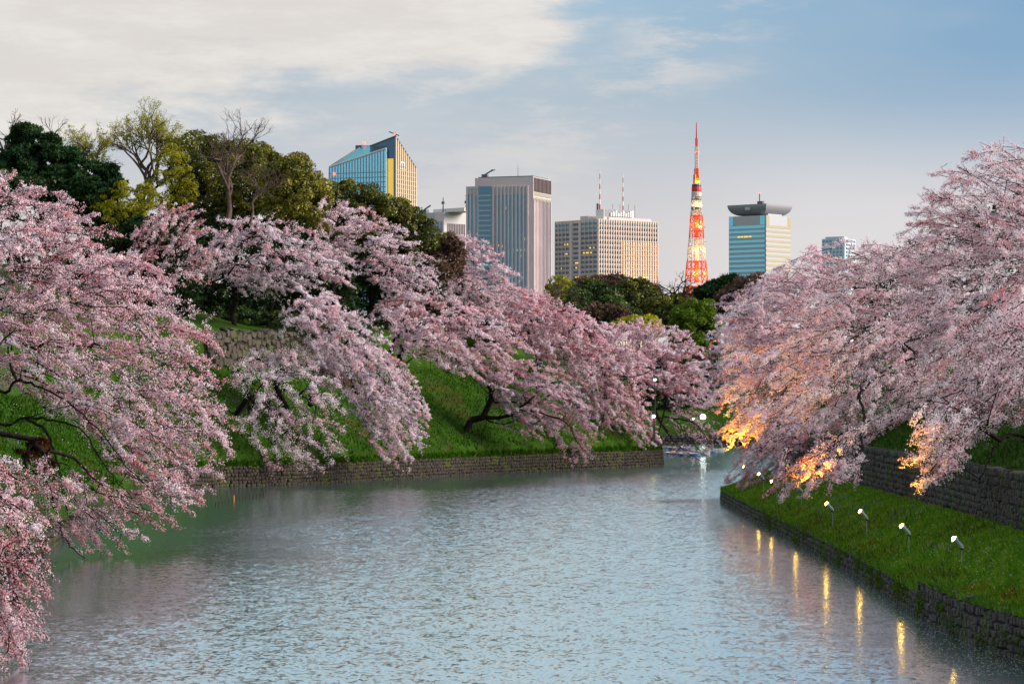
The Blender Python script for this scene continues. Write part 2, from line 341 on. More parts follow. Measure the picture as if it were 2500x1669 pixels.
# ------------------------------------------------------------------ stone walls
rng0 = np.random.default_rng(5)
def stone_mesh(name, m, seed, irregular=0.0):
    """unit block, front at y=-0.5 pillowed; 12 vertices"""
    r = np.random.default_rng(seed)
    c = [(-.5, -.5), (.5, -.5), (.5, .5), (-.5, .5)]
    j = [(x + r.uniform(-1, 1) * irregular, z + r.uniform(-1, 1) * irregular) for x, z in c]
    V = [(x, .5, z) for x, z in j] + [(x, -.28, z) for x, z in j] + [(x * .74, -.5 - r.uniform(0, .12), z * .72) for x, z in j]
    Fc = []
    for k in range(4):
        a, b = k, (k + 1) % 4; Fc += [(a, b, 4 + b, 4 + a), (4 + a, 4 + b, 8 + b, 8 + a)]
    Fc.append((8, 9, 10, 11))
    return MB().poly(V, Fc).mesh(name, m)
def wall(name, label, path, height, sw, sh, m, n_parts, lean=.12, irr=.04, depth=.5, seed=1, thick=1.2, group=None, view=None):
    """path: (k,3) points at the wall's foot; the face looks to the right of the walking direction"""
    r = np.random.default_rng(seed); path = resample(path, .25)
    seg = np.r_[0, np.cumsum(np.linalg.norm(np.diff(path[:, :2], axis=0), axis=1))]
    tn = np.gradient(path[:, :2], axis=0); tn /= np.linalg.norm(tn, axis=1, keepdims=True)
    root = empty(name, tuple(path[len(path) // 2]), 0, label, 'wall', group); R0 = np.array(root.location)
    meshes = [stone_mesh('stone', m, seed * 20 + k, irr) for k in range(7)]
    # backing
    nrm = np.stack([tn[:, 1], -tn[:, 0]], 1)
    H = np.array([height(p) for p in path])
    A = np.c_[path[:, :2] - nrm * .22, path[:, 2] - .5]; B = np.c_[path[:, :2] - nrm * (.22 + lean * H[:, None]), path[:, 2] + H - .06]; C = np.c_[B[:, :2] - nrm * thick, B[:, 2]]
    V = np.stack([A, B, C], 1); I = np.arange(len(path) * 3).reshape(-1, 3)
    q = np.stack([I[:-1, :-1], I[1:, :-1], I[1:, 1:], I[:-1, 1:]], -1).reshape(-1, 4)
    mesh_np('backing', V.reshape(-1, 3), q, M_joint, root)
    st = []
    z = 0.0; Hm = H.max()
    while z < Hm - .05:
        ch = sh * r.uniform(.85, 1.15); s_ = -r.uniform(0, sw)
        while s_ < seg[-1]:
            w = sw * r.uniform(.65, 1.4); mid = s_ + w / 2; s_ += w
            if mid > seg[-1] or mid < 0: continue
            i = min(np.searchsorted(seg, mid), len(path) - 1)
            if z > H[i] - .12: continue
            hh = min(ch, H[i] - z + .03 + r.uniform(-.06, .10))
            wob = irr * 2 * sh * r.uniform(-1, 1)
            c = path[i] + np.array([0, 0, z + hh / 2 + wob]); off = lean * (z + hh / 2) + depth / 2 - r.uniform(0, .09) + .02
            c[:2] -= nrm[i] * off
            st.append((c, math.atan2(tn[i, 1], tn[i, 0]), w * .955, depth, hh * (.93 + 1.2 * irr * r.uniform(-.3, 1)), r.integers(7), r.uniform(-1, 1) * irr * 2.2))
        z += ch
    vis = view or (lambda c: -np.linalg.norm(c[:2]))
    st.sort(key=lambda t: -vis(t[0]))
    for c, a, w, d_, h_, k, tl in st[:n_parts]:
        o = link('stone', meshes[k], root); o.location = c - R0; o.rotation_euler = (0, tl, a); o.scale = (w, d_, h_)
    if st[n_parts:]:
        VV = []; FF = []; base = 0
        for c, a, w, d_, h_, k, tl in st[n_parts:]:
            me = meshes[k]; v = np.array([x.co for x in me.vertices]) * (w, d_, h_)
            ca, sa = math.cos(a), math.sin(a); v = np.c_[v[:, 0] * ca - v[:, 1] * sa, v[:, 0] * sa + v[:, 1] * ca, v[:, 2]] + c
            VV.append(v); FF += [tuple(base + i for i in p.vertices) for p in me.polygons]; base += len(v)
        mesh_np('stonework', np.vstack(VV), np.array(FF), m, root)['kind'] = 'stuff'
    return root
def with_z(p, z): return np.c_[p, np.full(len(p), z)]
def frame_first(c):
    px = CX + c[0] / c[1] * F; py = HY - (c[2] - CZ) / c[1] * F
    return (-1e4 if px > 2500 or px < 0 or py > 1669 else 0) - np.hypot(c[0], c[1])
rw = R_EDGE[(R_EDGE[:, 1] > 100) & (R_EDGE[:, 1] < 335)]
wall('moat_wall', 'low dark mossy stone wall along the water below the row of floodlights', with_z(rw[::-1], -.15), lambda p: 1.35 + .65 * float(p[1] < 143), .46, .40, M_stone_dark, 300, .10, .09, seed=2, view=frame_first)
n_r = normals2(re_) * -1; up = re_ + n_r * 7.35; up = up[(re_[:, 1] > 110) & (re_[:, 1] < 286)]
wall('retaining_wall', 'dark coursed stone retaining wall higher up the grass slope behind the floodlights', np.c_[up, 3.35 + .6 * np.clip((150 - up[:, 1]) / 25, 0, 1)][::-1], lambda p: 3.45, .42, .44, M_stone_dark, 300, .10, .09, seed=3, view=frame_first)
lw = L_EDGE[(L_EDGE[:, 1] > 318) & (L_EDGE[:, 1] < 440) & (L_EDGE[:, 0] > -39.4)]
wall('moat_wall', 'long brown mossy stone wall at the foot of the cherry hill across the water', with_z(lw, -.15), lambda p: 2.5, .44, .40, M_stone_warm, 0, .10, .09, seed=4, thick=1.6)
lw2 = L_EDGE[(L_EDGE[:, 1] > 180) & (L_EDGE[:, 1] < 322) & (L_EDGE[:, 0] < -26)]
wall('moat_wall', 'low brown stone wall at the water under the big overhanging cherry', with_z(lw2, -.15), lambda p: 1.25, .6, .45, M_stone_warm, 0, .10, .05, seed=6)
# old rough wall high on the hill
pts = []
for px in np.arange(520, 930, 10):
    Yv = np.arange(330, 405, .25); Xv = (px - CX) / F * Yv; dv = dist_edge(Xv, Yv, L_EDGE) * inside(Xv, Yv, LAND_L)
    k = np.argmax(dv >= 16.3); pts.append((Xv[k], Yv[k], 14.35))
pts = np.array(pts); pts[1:-1] = (pts[:-2] + pts[1:-1] * 2 + pts[2:]) / 4
wall('rubble_wall', 'old wall of big irregular grey field stones among the cherries on the hill', pts, lambda p: 4.6, 1.05, .92, M_stone_grey, 300, .22, .20, depth=.8, seed=7, thick=2.5)
wall('moat_wall', 'grey stone wall of the far shore behind the rowing boats', with_z(np.array([(-40., 589.6), (70., 589.6)]), -.15), lambda p: 2.0, 1.1, .6, M_stone_dark, 0, .05, .03, seed=8)

# ------------------------------------------------------------------ vegetation builders
def unit(v): return v / (np.linalg.norm(v, axis=-1, keepdims=True) + 1e-9)
def tris(C, s, r, nrm=None, jit=1.0, stretch=1.0, axis=None):
    """a triangle of circumradius s at every centre"""
    n = len(C); a = unit(r.normal(size=(n, 3)) if axis is None else axis + r.normal(size=(n, 3)) * .5)
    b = r.normal(size=(n, 3)) * jit
    if nrm is not None:
        w = unit(nrm + b); a = unit(np.cross(w, r.normal(size=(n, 3)))); b = np.cross(w, a)
    else: b = unit(b - a * np.sum(a * b, 1, keepdims=True))
    s = np.asarray(s).reshape(-1, 1) * np.ones((n, 1))
    k = .5
    V = np.stack([C + a * s * stretch, C + (-a * k * stretch + b * .87) * s, C + (-a * k * stretch - b * .87) * s], 1)
    return V.reshape(-1, 3), np.arange(3 * n).reshape(-1, 3)
def tubes(Pt, R, sides):
    """Pt (n,k,3), R (n,k)"""
    n, k, _ = Pt.shape
    T = unit(np.gradient(Pt, axis=1)); ref = np.array([.31, .17, .93]); U = np.cross(T, ref); bad = np.linalg.norm(U, axis=-1) < .15
    U[bad] = np.cross(T[bad], [1, .1, 0]); U = unit(U); W = np.cross(T, U)
    a = 2 * np.pi * np.arange(sides) / sides
    V = Pt[:, :, None] + R[:, :, None, None] * (U[:, :, None] * np.cos(a)[:, None] + W[:, :, None] * np.sin(a)[:, None])
    I = np.arange(n * k * sides).reshape(n, k, sides); J = np.roll(I, -1, 2)
    q = np.stack([I[:, :-1], J[:, :-1], J[:, 1:], I[:, 1:]], -1).reshape(-1, 4)
    return V.reshape(-1, 3), q
def merge(parts):
    V = []; Fc = []; b = 0
    for v, f in parts:
        if len(v): V.append(v); Fc.append(f + b); b += len(v)
    return np.vstack(V), np.vstack(Fc)
def poly_sample(poly, n, r, spread=True):
    p = np.asarray(poly, float); lo, hi_ = p.min(0), p.max(0); out = np.empty((0, 2))
    need = n * (7 if spread else 1)
    while len(out) < need:
        c = r.uniform(lo, hi_, (need * 2, 2)); out = np.vstack([out, c[inside(c[:, 0], c[:, 1], p)]])
    out = out[:need]
    if spread:
        keep = [out[0]]; rest = out[1:]; k = 0
        for _ in range(n - 1):
            c = rest[k:k + 6] if k + 6 <= len(rest) else rest[-6:]; k += 6
            d = np.min(np.linalg.norm(c[:, None] - np.array(keep)[None], axis=2), 1); keep.append(c[np.argmax(d)])
        out = np.array(keep)
    e = np.full(len(out), 1e9); q_ = np.roll(p, -1, 0)
    for a, b in zip(p, q_):
        ab = b - a; t_ = np.clip(((out - a) @ ab) / (ab @ ab + 1e-9), 0, 1); e = np.minimum(e, np.linalg.norm(out - a - t_[:, None] * ab, axis=1))
    return out, e
class Skel:
    """woody skeleton grown by joining points to the nearest node, thickness from what each node carries"""
    def __init__(s, pts):
        s.p = [np.array(pts[0], float)]; s.par = [-1]; s.pl = [0.0]; s.minr = {}
        for q_ in pts[1:]: s.add(q_, len(s.p) - 1)
    def add(s, q_, par):
        q_ = np.array(q_, float); s.p.append(q_); s.par.append(par); s.pl.append(s.pl[par] + np.linalg.norm(q_ - s.p[par])); return len(s.p) - 1
    def limb(s, pts, par, r_limb=.13):
        P4 = [s.p[par]] * 2 + [np.array(q_, float) for q_ in pts]; P4.append(P4[-1]); n = len(pts) * 5; k = 0
        for a, b_, c, d in zip(P4, P4[1:], P4[2:], P4[3:]):
            for t_ in (.2, .4, .6, .8, 1):
                q_ = .5 * (2 * b_ + (c - a) * t_ + (2 * a - 5 * b_ + 4 * c - d) * t_ ** 2 + (3 * b_ - a - 3 * c + d) * t_ ** 3)
                k += 1; w_ = r_limb * (1 - .8 * k / n); jit_ = np.array([math.sin(k * 2.1), math.sin(k * 1.7), math.cos(k * 2.9)]) * .07
                par = s.add(q_ + jit_ * (t_ < 1), par); s.minr[par] = w_
        return par
    def join(s, q_, r, k=.18, wig=.12):
        A = np.array(s.p); d = np.linalg.norm(A - q_, axis=1); i = int(np.argmin(d + k * np.array(s.pl)))
        D = d[i]; n = max(1, int(D / 1.6)); a = s.p[i]; par = i
        for t_ in np.linspace(0, 1, n + 1)[1:]:
            w = np.zeros(3) if t_ == 1 else r.normal(size=3) * wig * min(D, 4) * .35
            par = s.add(a + (q_ - a) * t_ + w + np.array([0, 0, D * .10 * 4 * t_ * (1 - t_)]), par)
        return par
    def mesh(s, rmax, rmin, power=.5, sides=5, carry=None):
        n = len(s.p); c = np.zeros(n); c += .02
        if carry is not None:
            for i in carry: c[i] += 1
        for i in range(n - 1, 0, -1): c[s.par[i]] += c[i]
        R = np.maximum(rmax * (c / c.max()) ** power, rmin)
        for i, v in s.minr.items(): R[i] = max(R[i], v)
        Pn = np.array(s.p); par = np.array(s.par); k = np.arange(1, n)
        rp = np.minimum(R[par[k]], R[k] * 1.35)
        thick = R[k] > rmin * 2.5; out_ = []
        for sel, sd_ in ((thick, sides), (~thick, 3)):
            kk = k[sel]
            if len(kk): out_.append(tubes(np.stack([Pn[par[kk]], Pn[kk]], 1), np.stack([rp[sel], R[kk]], 1), sd_))
        return merge(out_)
def cherry(label, root, poly, Y0, D, hub, bias, nb, L_=5.0, K=16, Fl=40, fs=.085, tone=0.0, seed=1, limbs=(), tilt=0.0, trunk=None, rmax=.38, droop=.12, group='cherry trees in blossom round the moat', thin=0.10, tips=None, spread=1.0):
    r = np.random.default_rng(seed)
    if isinstance(poly[0][0], (int, float)): poly = [poly]
    own = [q_[1:] if isinstance(q_, tuple) else (Y0, D, tilt) for q_ in poly]; poly = [q_[0] if isinstance(q_, tuple) else q_ for q_ in poly]
    area = [abs(sum(a[0] * b[1] - b[0] * a[1] for a, b in zip(p, p[1:] + p[:1]))) for p in poly]
    tip = []
    for p, a, (Y0, D, tilt) in zip(poly, area, own):
        n_ = max(4, int(nb * a / sum(area)))
        xy, e = poly_sample(p, n_, r); b = np.sqrt(np.clip(e / max(e.max() * .8, 1), 0, 1))
        u = r.uniform(-1, 1, n_); u = np.where(u > .2, u * r.uniform(.2, 1, n_), u)
        Yv = Y0 + tilt * (xy[:, 1] - np.mean([q_[1] for q_ in p])) + D * (.25 + .75 * b) * u
        tip.append(P(xy[:, 0], xy[:, 1], Yv))
    tip = np.vstack(tip); nb = len(tip)
    tip[:, 2] = np.maximum(tip[:, 2], .25)
    hub = np.array(hub, float); bias = np.array(bias, float)
    d = unit(unit(tip - hub) * .75 + bias + r.normal(size=(nb, 3)) * .31)
    Lb = L_ * r.uniform(.55, 1.25, nb); Lb = np.minimum(Lb, np.linalg.norm(tip - hub, axis=1) * .9)
    st = tip - d * Lb[:, None]; mid = (st + tip) / 2 + np.array([0, 0, 1.0]) * (Lb * droop)[:, None]
    tt = np.linspace(0, 1, 6)[None, :, None]
    B = st[:, None] * (1 - tt) ** 2 + 2 * mid[:, None] * tt * (1 - tt) + tip[:, None] * tt ** 2
    root = np.array(root, float)
    E = empty('cherry_tree', tuple(root), 0, label, 'cherry tree', group)
    sk = Skel([root, root + (hub - root) * .35 + r.normal(size=3) * .3, root + (hub - root) * .7 + r.normal(size=3) * .3, hub] if trunk is None else trunk)
    top = len(sk.p) - 1
    for l in limbs: sk.limb(l[1:], int(np.argmin(np.linalg.norm(np.array(sk.p) - np.array(l[0]), axis=1))))
    carry = []
    for i in np.argsort(np.linalg.norm(st - hub, axis=1)):
        j = sk.join(st[i], r); carry.append(j); j = sk.add(B[i, 2], j); sk.add(B[i, 4], j)
    wood = [sk.mesh(rmax, .03, .5, 6, carry)]
    # twigs
    t0 = np.concatenate([r.uniform(.08, 1, (nb, K))], 1)
    pos = (st[:, None] * ((1 - t0) ** 2)[..., None] + 2 * mid[:, None] * (t0 * (1 - t0))[..., None] + tip[:, None] * (t0 ** 2)[..., None])
    tg = unit((mid - st)[:, None] * (1 - t0)[..., None] + (tip - mid)[:, None] * t0[..., None])
    td = unit(tg + r.normal(size=(nb, K, 3)) * .55 + np.array([0, 0, -.10])); tl = Lb[:, None] * r.uniform(.10, .30, (nb, K)) * (1.15 - .5 * t0) * spread
    e1 = pos + td * tl[..., None]
    wv, wf = tubes(np.stack([pos.reshape(-1, 3), e1.reshape(-1, 3)], 1), np.full((nb * K, 2), .020) * [1.2, .6], 3); wood.append((wv, wf))
    mesh_np('trunk', *merge(wood), M_bark, E)
    # blossom clusters
    Fl = int(Fl * 1.5); fs = fs * .84; s_ = r.uniform(-.05, 1.05, (nb, K, Fl)); c = pos[:, :, None] + td[:, :, None] * (tl[:, :, None] * s_)[..., None] + r.normal(size=(nb, K, Fl, 3)) * thin * np.array([1, 1, .8])
    tb = np.clip(.64 + tone + r.normal(size=(nb, 1, 1)) * .15 + r.normal(size=(nb, K, 1)) * .08 + r.normal(size=(nb, K, Fl)) * .12, 0, 1)
    keep = r.uniform(size=(nb, K, Fl)) < np.clip(r.normal(.78, .34, (nb, 1, 1)), .10, 1) * r.uniform(.55, 1, (nb, K, 1))
    c = c[keep]; tb = tb[keep]
    nv = (c - np.broadcast_to(pos[:, :, None], keep.shape + (3,))[keep]) + np.array([0, 0, .22])
    V, Fc = tris(c, fs * r.uniform(.55, 1.25, len(c)), r, nrm=unit(nv), jit=.62)
    mesh_np('blossom', V, Fc, M_petal, E, np.repeat(tb, 3))
    return E
def leafy(name, label, cat, root, poly, Y0, D, nc, rad, nl, ls, m, seed, tilt=0.0, bark=None, group=None, flat=.75, rmax=.4, stretch=1.0, part='crown', jit=.7, tone=0.0, upbias=.35, trunk_top=.55):
    r = np.random.default_rng(seed); root = np.array(root, float)
    E = empty(name, tuple(root), 0, label, cat, group)
    xy, e = poly_sample(poly, nc, r); b = np.sqrt(np.clip(e / max(e.max() * .8, 1), 0, 1)); u = r.uniform(-1, 1, nc); u = np.where(u > .1, u * .6, u)
    c = P(xy[:, 0], xy[:, 1], Y0 + tilt * (xy[:, 1] - np.mean([p[1] for p in poly])) + D * (.15 + .85 * b) * u)
    cen = c.mean(0); topz = c[:, 2].max()
    cr_ = rad * r.uniform(.6, 1.3, nc)
    d = unit(r.normal(size=(nc, nl, 3)) + np.array([0, 0, upbias])); rr = r.uniform(.35, 1, (nc, nl)) ** .5
    off = d * (cr_[:, None] * rr)[..., None] * np.array([1, 1, flat])
    lp = (c[:, None] + off).reshape(-1, 3)
    tb = np.clip(.5 + tone + r.normal(size=(nc, 1)) * .13 + r.normal(size=(nc, nl)) * .17, 0, 1).ravel()
    V, Fc = tris(lp, ls * r.uniform(.6, 1.3, len(lp)), r, nrm=d.reshape(-1, 3) if stretch == 1 else None, jit=jit, stretch=stretch, axis=None if stretch == 1 else d.reshape(-1, 3))
    base = root; hubp = np.array([root[0] * (1 - trunk_top) + cen[0] * trunk_top, root[1] * (1 - trunk_top) + cen[1] * trunk_top, root[2] + (cen[2] - root[2]) * .8])
    sk = Skel([base, base + (hubp - base) * .5 + r.normal(size=3) * .2, hubp]); carry = [sk.join(c[i], r) for i in np.argsort(np.linalg.norm(c - hubp, axis=1))]
    mesh_np('trunk', *sk.mesh(rmax, .03, .5, 6, carry), bark or M_bark, E)
    mesh_np(part, V, Fc, m, E, np.repeat(tb, 3))
    return E
def bare(name, label, cat, root, height, lean, width, seed, bark, levels=6, spread=.55, r0=.35, leaf=None, nleaf=0, ls=.1, forks=(2, 3), up=.25, first=.28, ratio=.74, group=None):
    """a leafless or budding tree by repeated forking"""
    r = np.random.default_rng(seed); root = np.array(root, float); E = empty(name, tuple(root), 0, label, cat, group)
    d0 = unit(np.array([lean[0], lean[1], 1.0])); segs = []; ends = []
    cur = [(root, d0, height * first, r0)]
    for lv in range(levels):
        nxt = []
        for p, d, l, rad in cur:
            m_ = p + d * l * .5 + r.normal(size=3) * l * .05; e = p + unit(d + r.normal(size=3) * .12) * l
            segs.append((p, m_, e, rad, rad * .72)); ends.append((m_, e, lv))
            k = r.integers(forks[0], forks[1] + 1) + (1 if lv == 0 else 0)
            for _ in range(k):
                nd = unit(d + r.normal(size=3) * spread + np.array([0, 0, up])); nxt.append((e if r.uniform() < .7 else m_, nd, l * ratio * r.uniform(.75, 1.15), rad * (.60 if k > 2 else .68)))
        cur = nxt
    Pt = np.array([[a, b, c] for a, b, c, _, _ in segs]); sc_ = np.array([1, 1, height / (Pt[..., 2].max() - root[2])])
    if width: sc_[:2] = width / np.ptp(Pt[..., 0])
    Pt = root + (Pt - root) * sc_; ends = [(root + (a - root) * sc_, root + (b - root) * sc_, lv) for a, b, lv in ends]; R = np.array([[a, (a + b) / 2, b] for *_, a, b in segs]); R = np.maximum(R, .016)
    big = R[:, 0] > .06; out_ = [tubes(Pt[big], R[big], 6)]
    if (~big).any(): out_.append(tubes(Pt[~big], R[~big], 3))
    mesh_np('trunk', *merge(out_), bark, E)
    if leaf is not None:
        tw = np.array([(a, b) for a, b, lv in ends if lv >= levels - 3]); n_ = len(tw)
        t_ = r.uniform(0, 1.1, (n_, nleaf, 1)); lp = (tw[:, None, 0] * (1 - t_) + tw[:, None, 1] * t_ + r.normal(size=(n_, nleaf, 3)) * .16).reshape(-1, 3)
        V, Fc = tris(lp, ls * r.uniform(.6, 1.3, len(lp)), r); mesh_np('crown', V, Fc, leaf, E, np.repeat(np.clip(r.normal(.55, .2, len(lp)), 0, 1), 3))
    return E
# ------------------------------------------------------------------ skyline
M_conc = mat('pale_concrete', (.64, .53, .56), .8, var=.06, vscale=.05)
M_beige = mat('beige_precast', (.60, .50, .44), .8, var=.06, vscale=.05)
M_grey = mat('grey_cladding', (.46, .45, .48), .6, var=.05, vscale=.05)
M_white = mat('white_cladding', (.72, .72, .72), .6)
M_glass = mat('blue_glass', (.10, .22, .32), .08, .75)
M_glass_dark = mat('dark_window_glass', (.06, .09, .16), .1, .6)
M_glass_skytint = mat('sky_tint_glass', (.16, .55, .74), .12, .85)  # blue sky reflection of the left face painted into the tint
M_glass_teal = mat('teal_window_glass', (.075, .19, .28), .12, .7)
M_glass_sunset = mat('sunset_tint_glass', (.92, .80, .52), .14, .95)  # gold tint paints the sunset reflection into the glass
M_glass_sunset_deep = mat('deep_sunset_tint_glass', (.85, .42, .20), .15, .85)  # copper tint, a deeper sunset reflection put into the colour
M_slat = mat('dark_louvre', (.10, .075, .085), .7)
M_steel = mat('dark_roof_steel', (.09, .11, .14), .6)
M_lit = mat('lit_window', (.5, .35, .1), .5, emit=(1.0, .62, .12), es=.85)
M_red = mat('red_paint', (.55, .03, .03), .5)
M_obst = mat('red_beacon', (.6, .05, .05), .5, emit=(1, .12, .08), es=2.5)
class Bld:
    """corner at photo column xc and distance Y; left face runs back to the left, right face back to the right"""
    def __init__(s, name, label, xc, Y, wl, wr, th, cat='building'):
        s.m = Y / F; th = math.radians(th); s.L = wl * s.m / math.cos(th); s.R = wr * s.m / math.sin(th); s.Y = Y; s.th = th; s.xc = xc
        s.e = empty(name, ((xc - CX) * s.m, Y, -2), -th, label, cat)
    def z(s, py): return CZ + (HY - py) * s.m + 2
    def u(s, px): return (s.xc - px) * s.m / math.cos(s.th)       # photo columns left of the corner -> metres along the left face
    def v(s, px): return (px - s.xc) * s.m / math.sin(s.th)
    def box(s, name, x0, x1, y0, y1, z0, z1, m): return MB().box(x0, x1, y0, y1, z0, z1).build(name, m, s.e)
    def face(s, name, f, s0, s1, z0, z1, o0, o1, m, parent=None):
        b = MB()
        if f == 'L': b.box(-s1, -s0, -o1, -o0, z0, z1)       # s measured from the corner
        else: b.box(o0, o1, s0, s1, z0, z1)
        return b.build(name, m, parent or s.e)
rb = random.Random(4)
# --- grey stone tower with vertical window strips
b = Bld('office_tower', 'tall grey tower with vertical window strips and a dark louvred crown', 1302, 1900, 166, 44, 20)
zt, zl = b.z(431), b.z(451)
b.box('wall', -b.u(1159), 0, 0, b.R, 0, zt, M_conc); b.box('wing', -b.L, -b.u(1159) - .02, .6, b.R - 3, 0, zl, M_conc)
xs_ = [1141, 1150, 1160] + [1208 + 9.2 * k for k in range(9)]
for x in xs_:
    b.face('window_strip', 'L', b.u(x + 4.2), b.u(x), 0, b.z(473), -.3 if x < 1159 else -.2, .12 if x > 1159 else -.42, M_glass)
    b.face('parapet_panel', 'L', b.u(x + 4.2), b.u(x), b.z(471), b.z(453), 0, .10 if x > 1159 else -.45, M_grey)
for x in [1138, 1146, 1155] + [1204 + 9.2 * k for k in range(10)]:
    b.face('pier', 'L', b.u(x + 3.4), b.u(x), 0, b.z(452), 0.0, .9 if x > 1159 else .2, M_conc)
b.face('glass_bay', 'L', b.u(1200), b.u(1168), 0, b.z(452), .05, .3, M_glass_teal)
for k in range(22): b.face('spandrel', 'L', b.u(1199.6), b.u(1168.4), b.z(476 + 12.3 * k), b.z(473 + 12.3 * k), .3, .5, M_grey)
b.face('louvre_screen', 'R', 1, b.R - 1, b.z(467), b.z(433), .02, .25, M_slat)
for k in range(13): b.face('louvre', 'R', 1 + (b.R - 2.6) * k / 12, 1.7 + (b.R - 2.6) * k / 12, b.z(467), b.z(433), .25, .8, mat('louvre_edge', (.22, .17, .18), .7) if k == 0 else bpy.data.materials['louvre_edge'])
for k in range(2): b.face('window_band', 'R', .8, b.R - .8, b.z(477 + 11.5 * k), b.z(469 + 11.5 * k), .05, .3, M_glass_sunset)
for k in range(12): b.face('window_strip', 'R', 1 + (b.R - 2.4) * k / 11, 1.9 + (b.R - 2.4) * k / 11, 0, b.z(487), .02, .12, M_glass_dark)
for k in range(13): b.face('pier', 'R', .1 + (b.R - 1) * k / 12, .75 + (b.R - 1) * k / 12, 0, b.z(485), .0, .6, M_conc)
for x, y0, y1 in ((1232, 503, 510), (1223, 597, 602), (1278, 580, 586), (1250, 608, 612), (1260, 608, 612), (1269, 608, 612), (1278, 608, 612), (1214, 596, 600), (1269, 622, 626)):
    b.face('lit_window', 'L', b.u(x + 3.6), b.u(x + .2), b.z(y1), b.z(y0), .1, .2, M_lit)
b.box('roof_deck', -b.u(1165), -1, 2, b.R - 2, zt, zt + .8, M_steel)
c = MB().box(-40, -36, 6, 9, zt + .8, zt + 3); c.tube((-38, 7, zt + 2.6), (-32, 7, zt + 6), .5); c.tube((-36, 7, zt + 4), (-30, 6, zt + 6), .35); c.build('roof_crane', M_steel, b.e)
MB().tube((-14, 8, zt), (-14, 8, zt + 9), .25, .12).build('mast', M_steel, b.e)
# --- low grey block behind
b = Bld('office_block', 'low pale grey block with roof dishes left of the tall grey tower', 1084, 2100, 54, 56, 45)
zt = b.z(517); b.box('wall', -b.L, 0, 0, b.R, 0, zt, M_grey)
b.box('upper_wall', -.1 - b.u(1062), -.1, -.0 - .25, -.02, 0, b.z(518), M_conc)
for k in range(6): b.face('window_strip', 'L', b.u(1080 - 8 * k), b.u(1075.5 - 8 * k), 0, b.z(540), .02 if 1075 - 8 * k < 1060 else .25, .5, M_glass)
for k in range(11): b.face('window_strip', 'R', b.v(1092 + 4 * k), b.v(1094.2 + 4 * k), 0, b.z(545), .02, .3, M_slat)
MB().box(-16, 18, 4, 20, zt, zt + 2.6).build('plant_room', M_white, b.e)
for x, h in ((-3, 11), (22, 10)):
    c = MB().tube((x, 2, zt), (x, 2, zt + h), .6, .3); c.box(x - 1.3, x + 1.3, 1.4, 2.6, zt + h * .55, zt + h * .72); c.build('mast', M_steel, b.e)
MB().lathe([(.2, 0), (2.2, .8), (2.4, 1.2)], 12).build('dish', M_white, b.e).location = (25, 1, zt + 10)
c = MB().box(-30, -24, 4, 7, zt, zt + 3); c.tube((-27, 5, zt + 3), (-20, 5, zt + 6), .6); c.build('roof_crane', M_steel, b.e)
# --- beige office block with a window grid
b = Bld('office_block', 'wide beige office block with a regular window grid and two striped antennas', 1460, 2200, 103, 152, 50)
zt = b.z(534); b.box('wall', -b.L, 0, 0, b.R, 0, zt, M_beige)
fp = 11.75
for k in range(14):
    y = 541.5 + fp * k; g = M_glass_teal if k == 0 else M_glass_dark
    b.face('window_row', 'R', .6, b.R - .6, b.z(y + 6.3), b.z(y), .02, .12, M_glass_teal if k == 0 else M_glass_dark)
    if k >= 2: b.face('window_row', 'R', b.R * .40, b.R - .7, b.z(y + 6.2), b.z(y + .1), .12, .16, M_glass_sunset_deep if k > 3 else M_glass_dark)  # overlay row carrying the painted sunset reflection
    for s0, s1 in ((1463, 1420), (1418.5, 1401), (1394, 1358.5)):
        s0 = min(s0, 1459.4)
        b.face('window_row', 'L', b.u(s0), b.u(s1), b.z(y + 6.4), b.z(y), .02, .12, M_glass_teal if k < 2 and s0 != 1418.5 else M_glass_dark)
    b.face('sill_band', 'R', 0, b.R, b.z(y + 8.6), b.z(y + 6.9), .0, .45, M_beige)
    b.face('sill_band', 'L', 0, b.L, b.z(y + 8.8), b.z(y + 6.9), .0, .35, M_beige)
for k in range(25): b.face('pier', 'R', (b.R - .75) * k / 24, (b.R - .75) * k / 24 + .85, 0, zt - .3, .0, .75, M_beige)
for x in (1460, 1450, 1440.5, 1431, 1421, 1394, 1384.5, 1375.5, 1367, 1358.8): b.face('pier', 'L', b.u(x), b.u(x - 1.3), 0, zt - .3, .0, .6, M_beige)
for x in (1419.5, 1399): b.face('stair_tower', 'L', b.u(x), b.u(x - 4), 0, zt - .2, .0, .9, M_conc)
for x, k in ((1386, 4), (1380, 4), (1381, 6), (1384, 6), (1440, 5), (1448, 5), (1425, 6), (1432, 6), (1436, 6), (1442, 6), (1406, 8), (1410, 8), (1366, 11), (1372, 11), (1378, 11), (1406, 11), (1412, 11), (1426, 11), (1434, 11), (1440, 11), (1446, 11), (1452, 11), (1391, 11), (1407, 9), (1372, 9)):
    b.face('lit_window', 'L', b.u(x + 3.5), b.u(x), b.z(541.5 + fp * k + 5.2), b.z(541.5 + fp * k + 2), .12, .2, M_lit)
for x in range(1552, 1586, 6): b.face('lit_window', 'R', b.v(x), b.v(x + 3.4), b.z(541.5 + fp * 11 + 5.8), b.z(541.5 + fp * 11 + .6), .16, .22, M_lit)
z2 = b.z(509)
b.box('penthouse', -b.u(1437) , -2, 8, b.R * .62, zt, z2, M_white); b.box('plant_room', -b.u(1400), -b.u(1418), 8, 26, zt, b.z(523), M_grey)
b.box('penthouse_wing', -2, 4 * 0 - .6, 12, b.R * .9, zt, b.z(528), M_conc)
for k in range(26): b.box('screen_slat', -2.0, -1.5, 9 + k * 1.15, 9.5 + k * 1.15, zt + 2, z2, M_grey)
for k in range(9): b.box('duct', -1.5, -.3, 14 + k * 2.6, 15.4 + k * 2.6, b.z(526), b.z(517) + (k % 3), M_white)
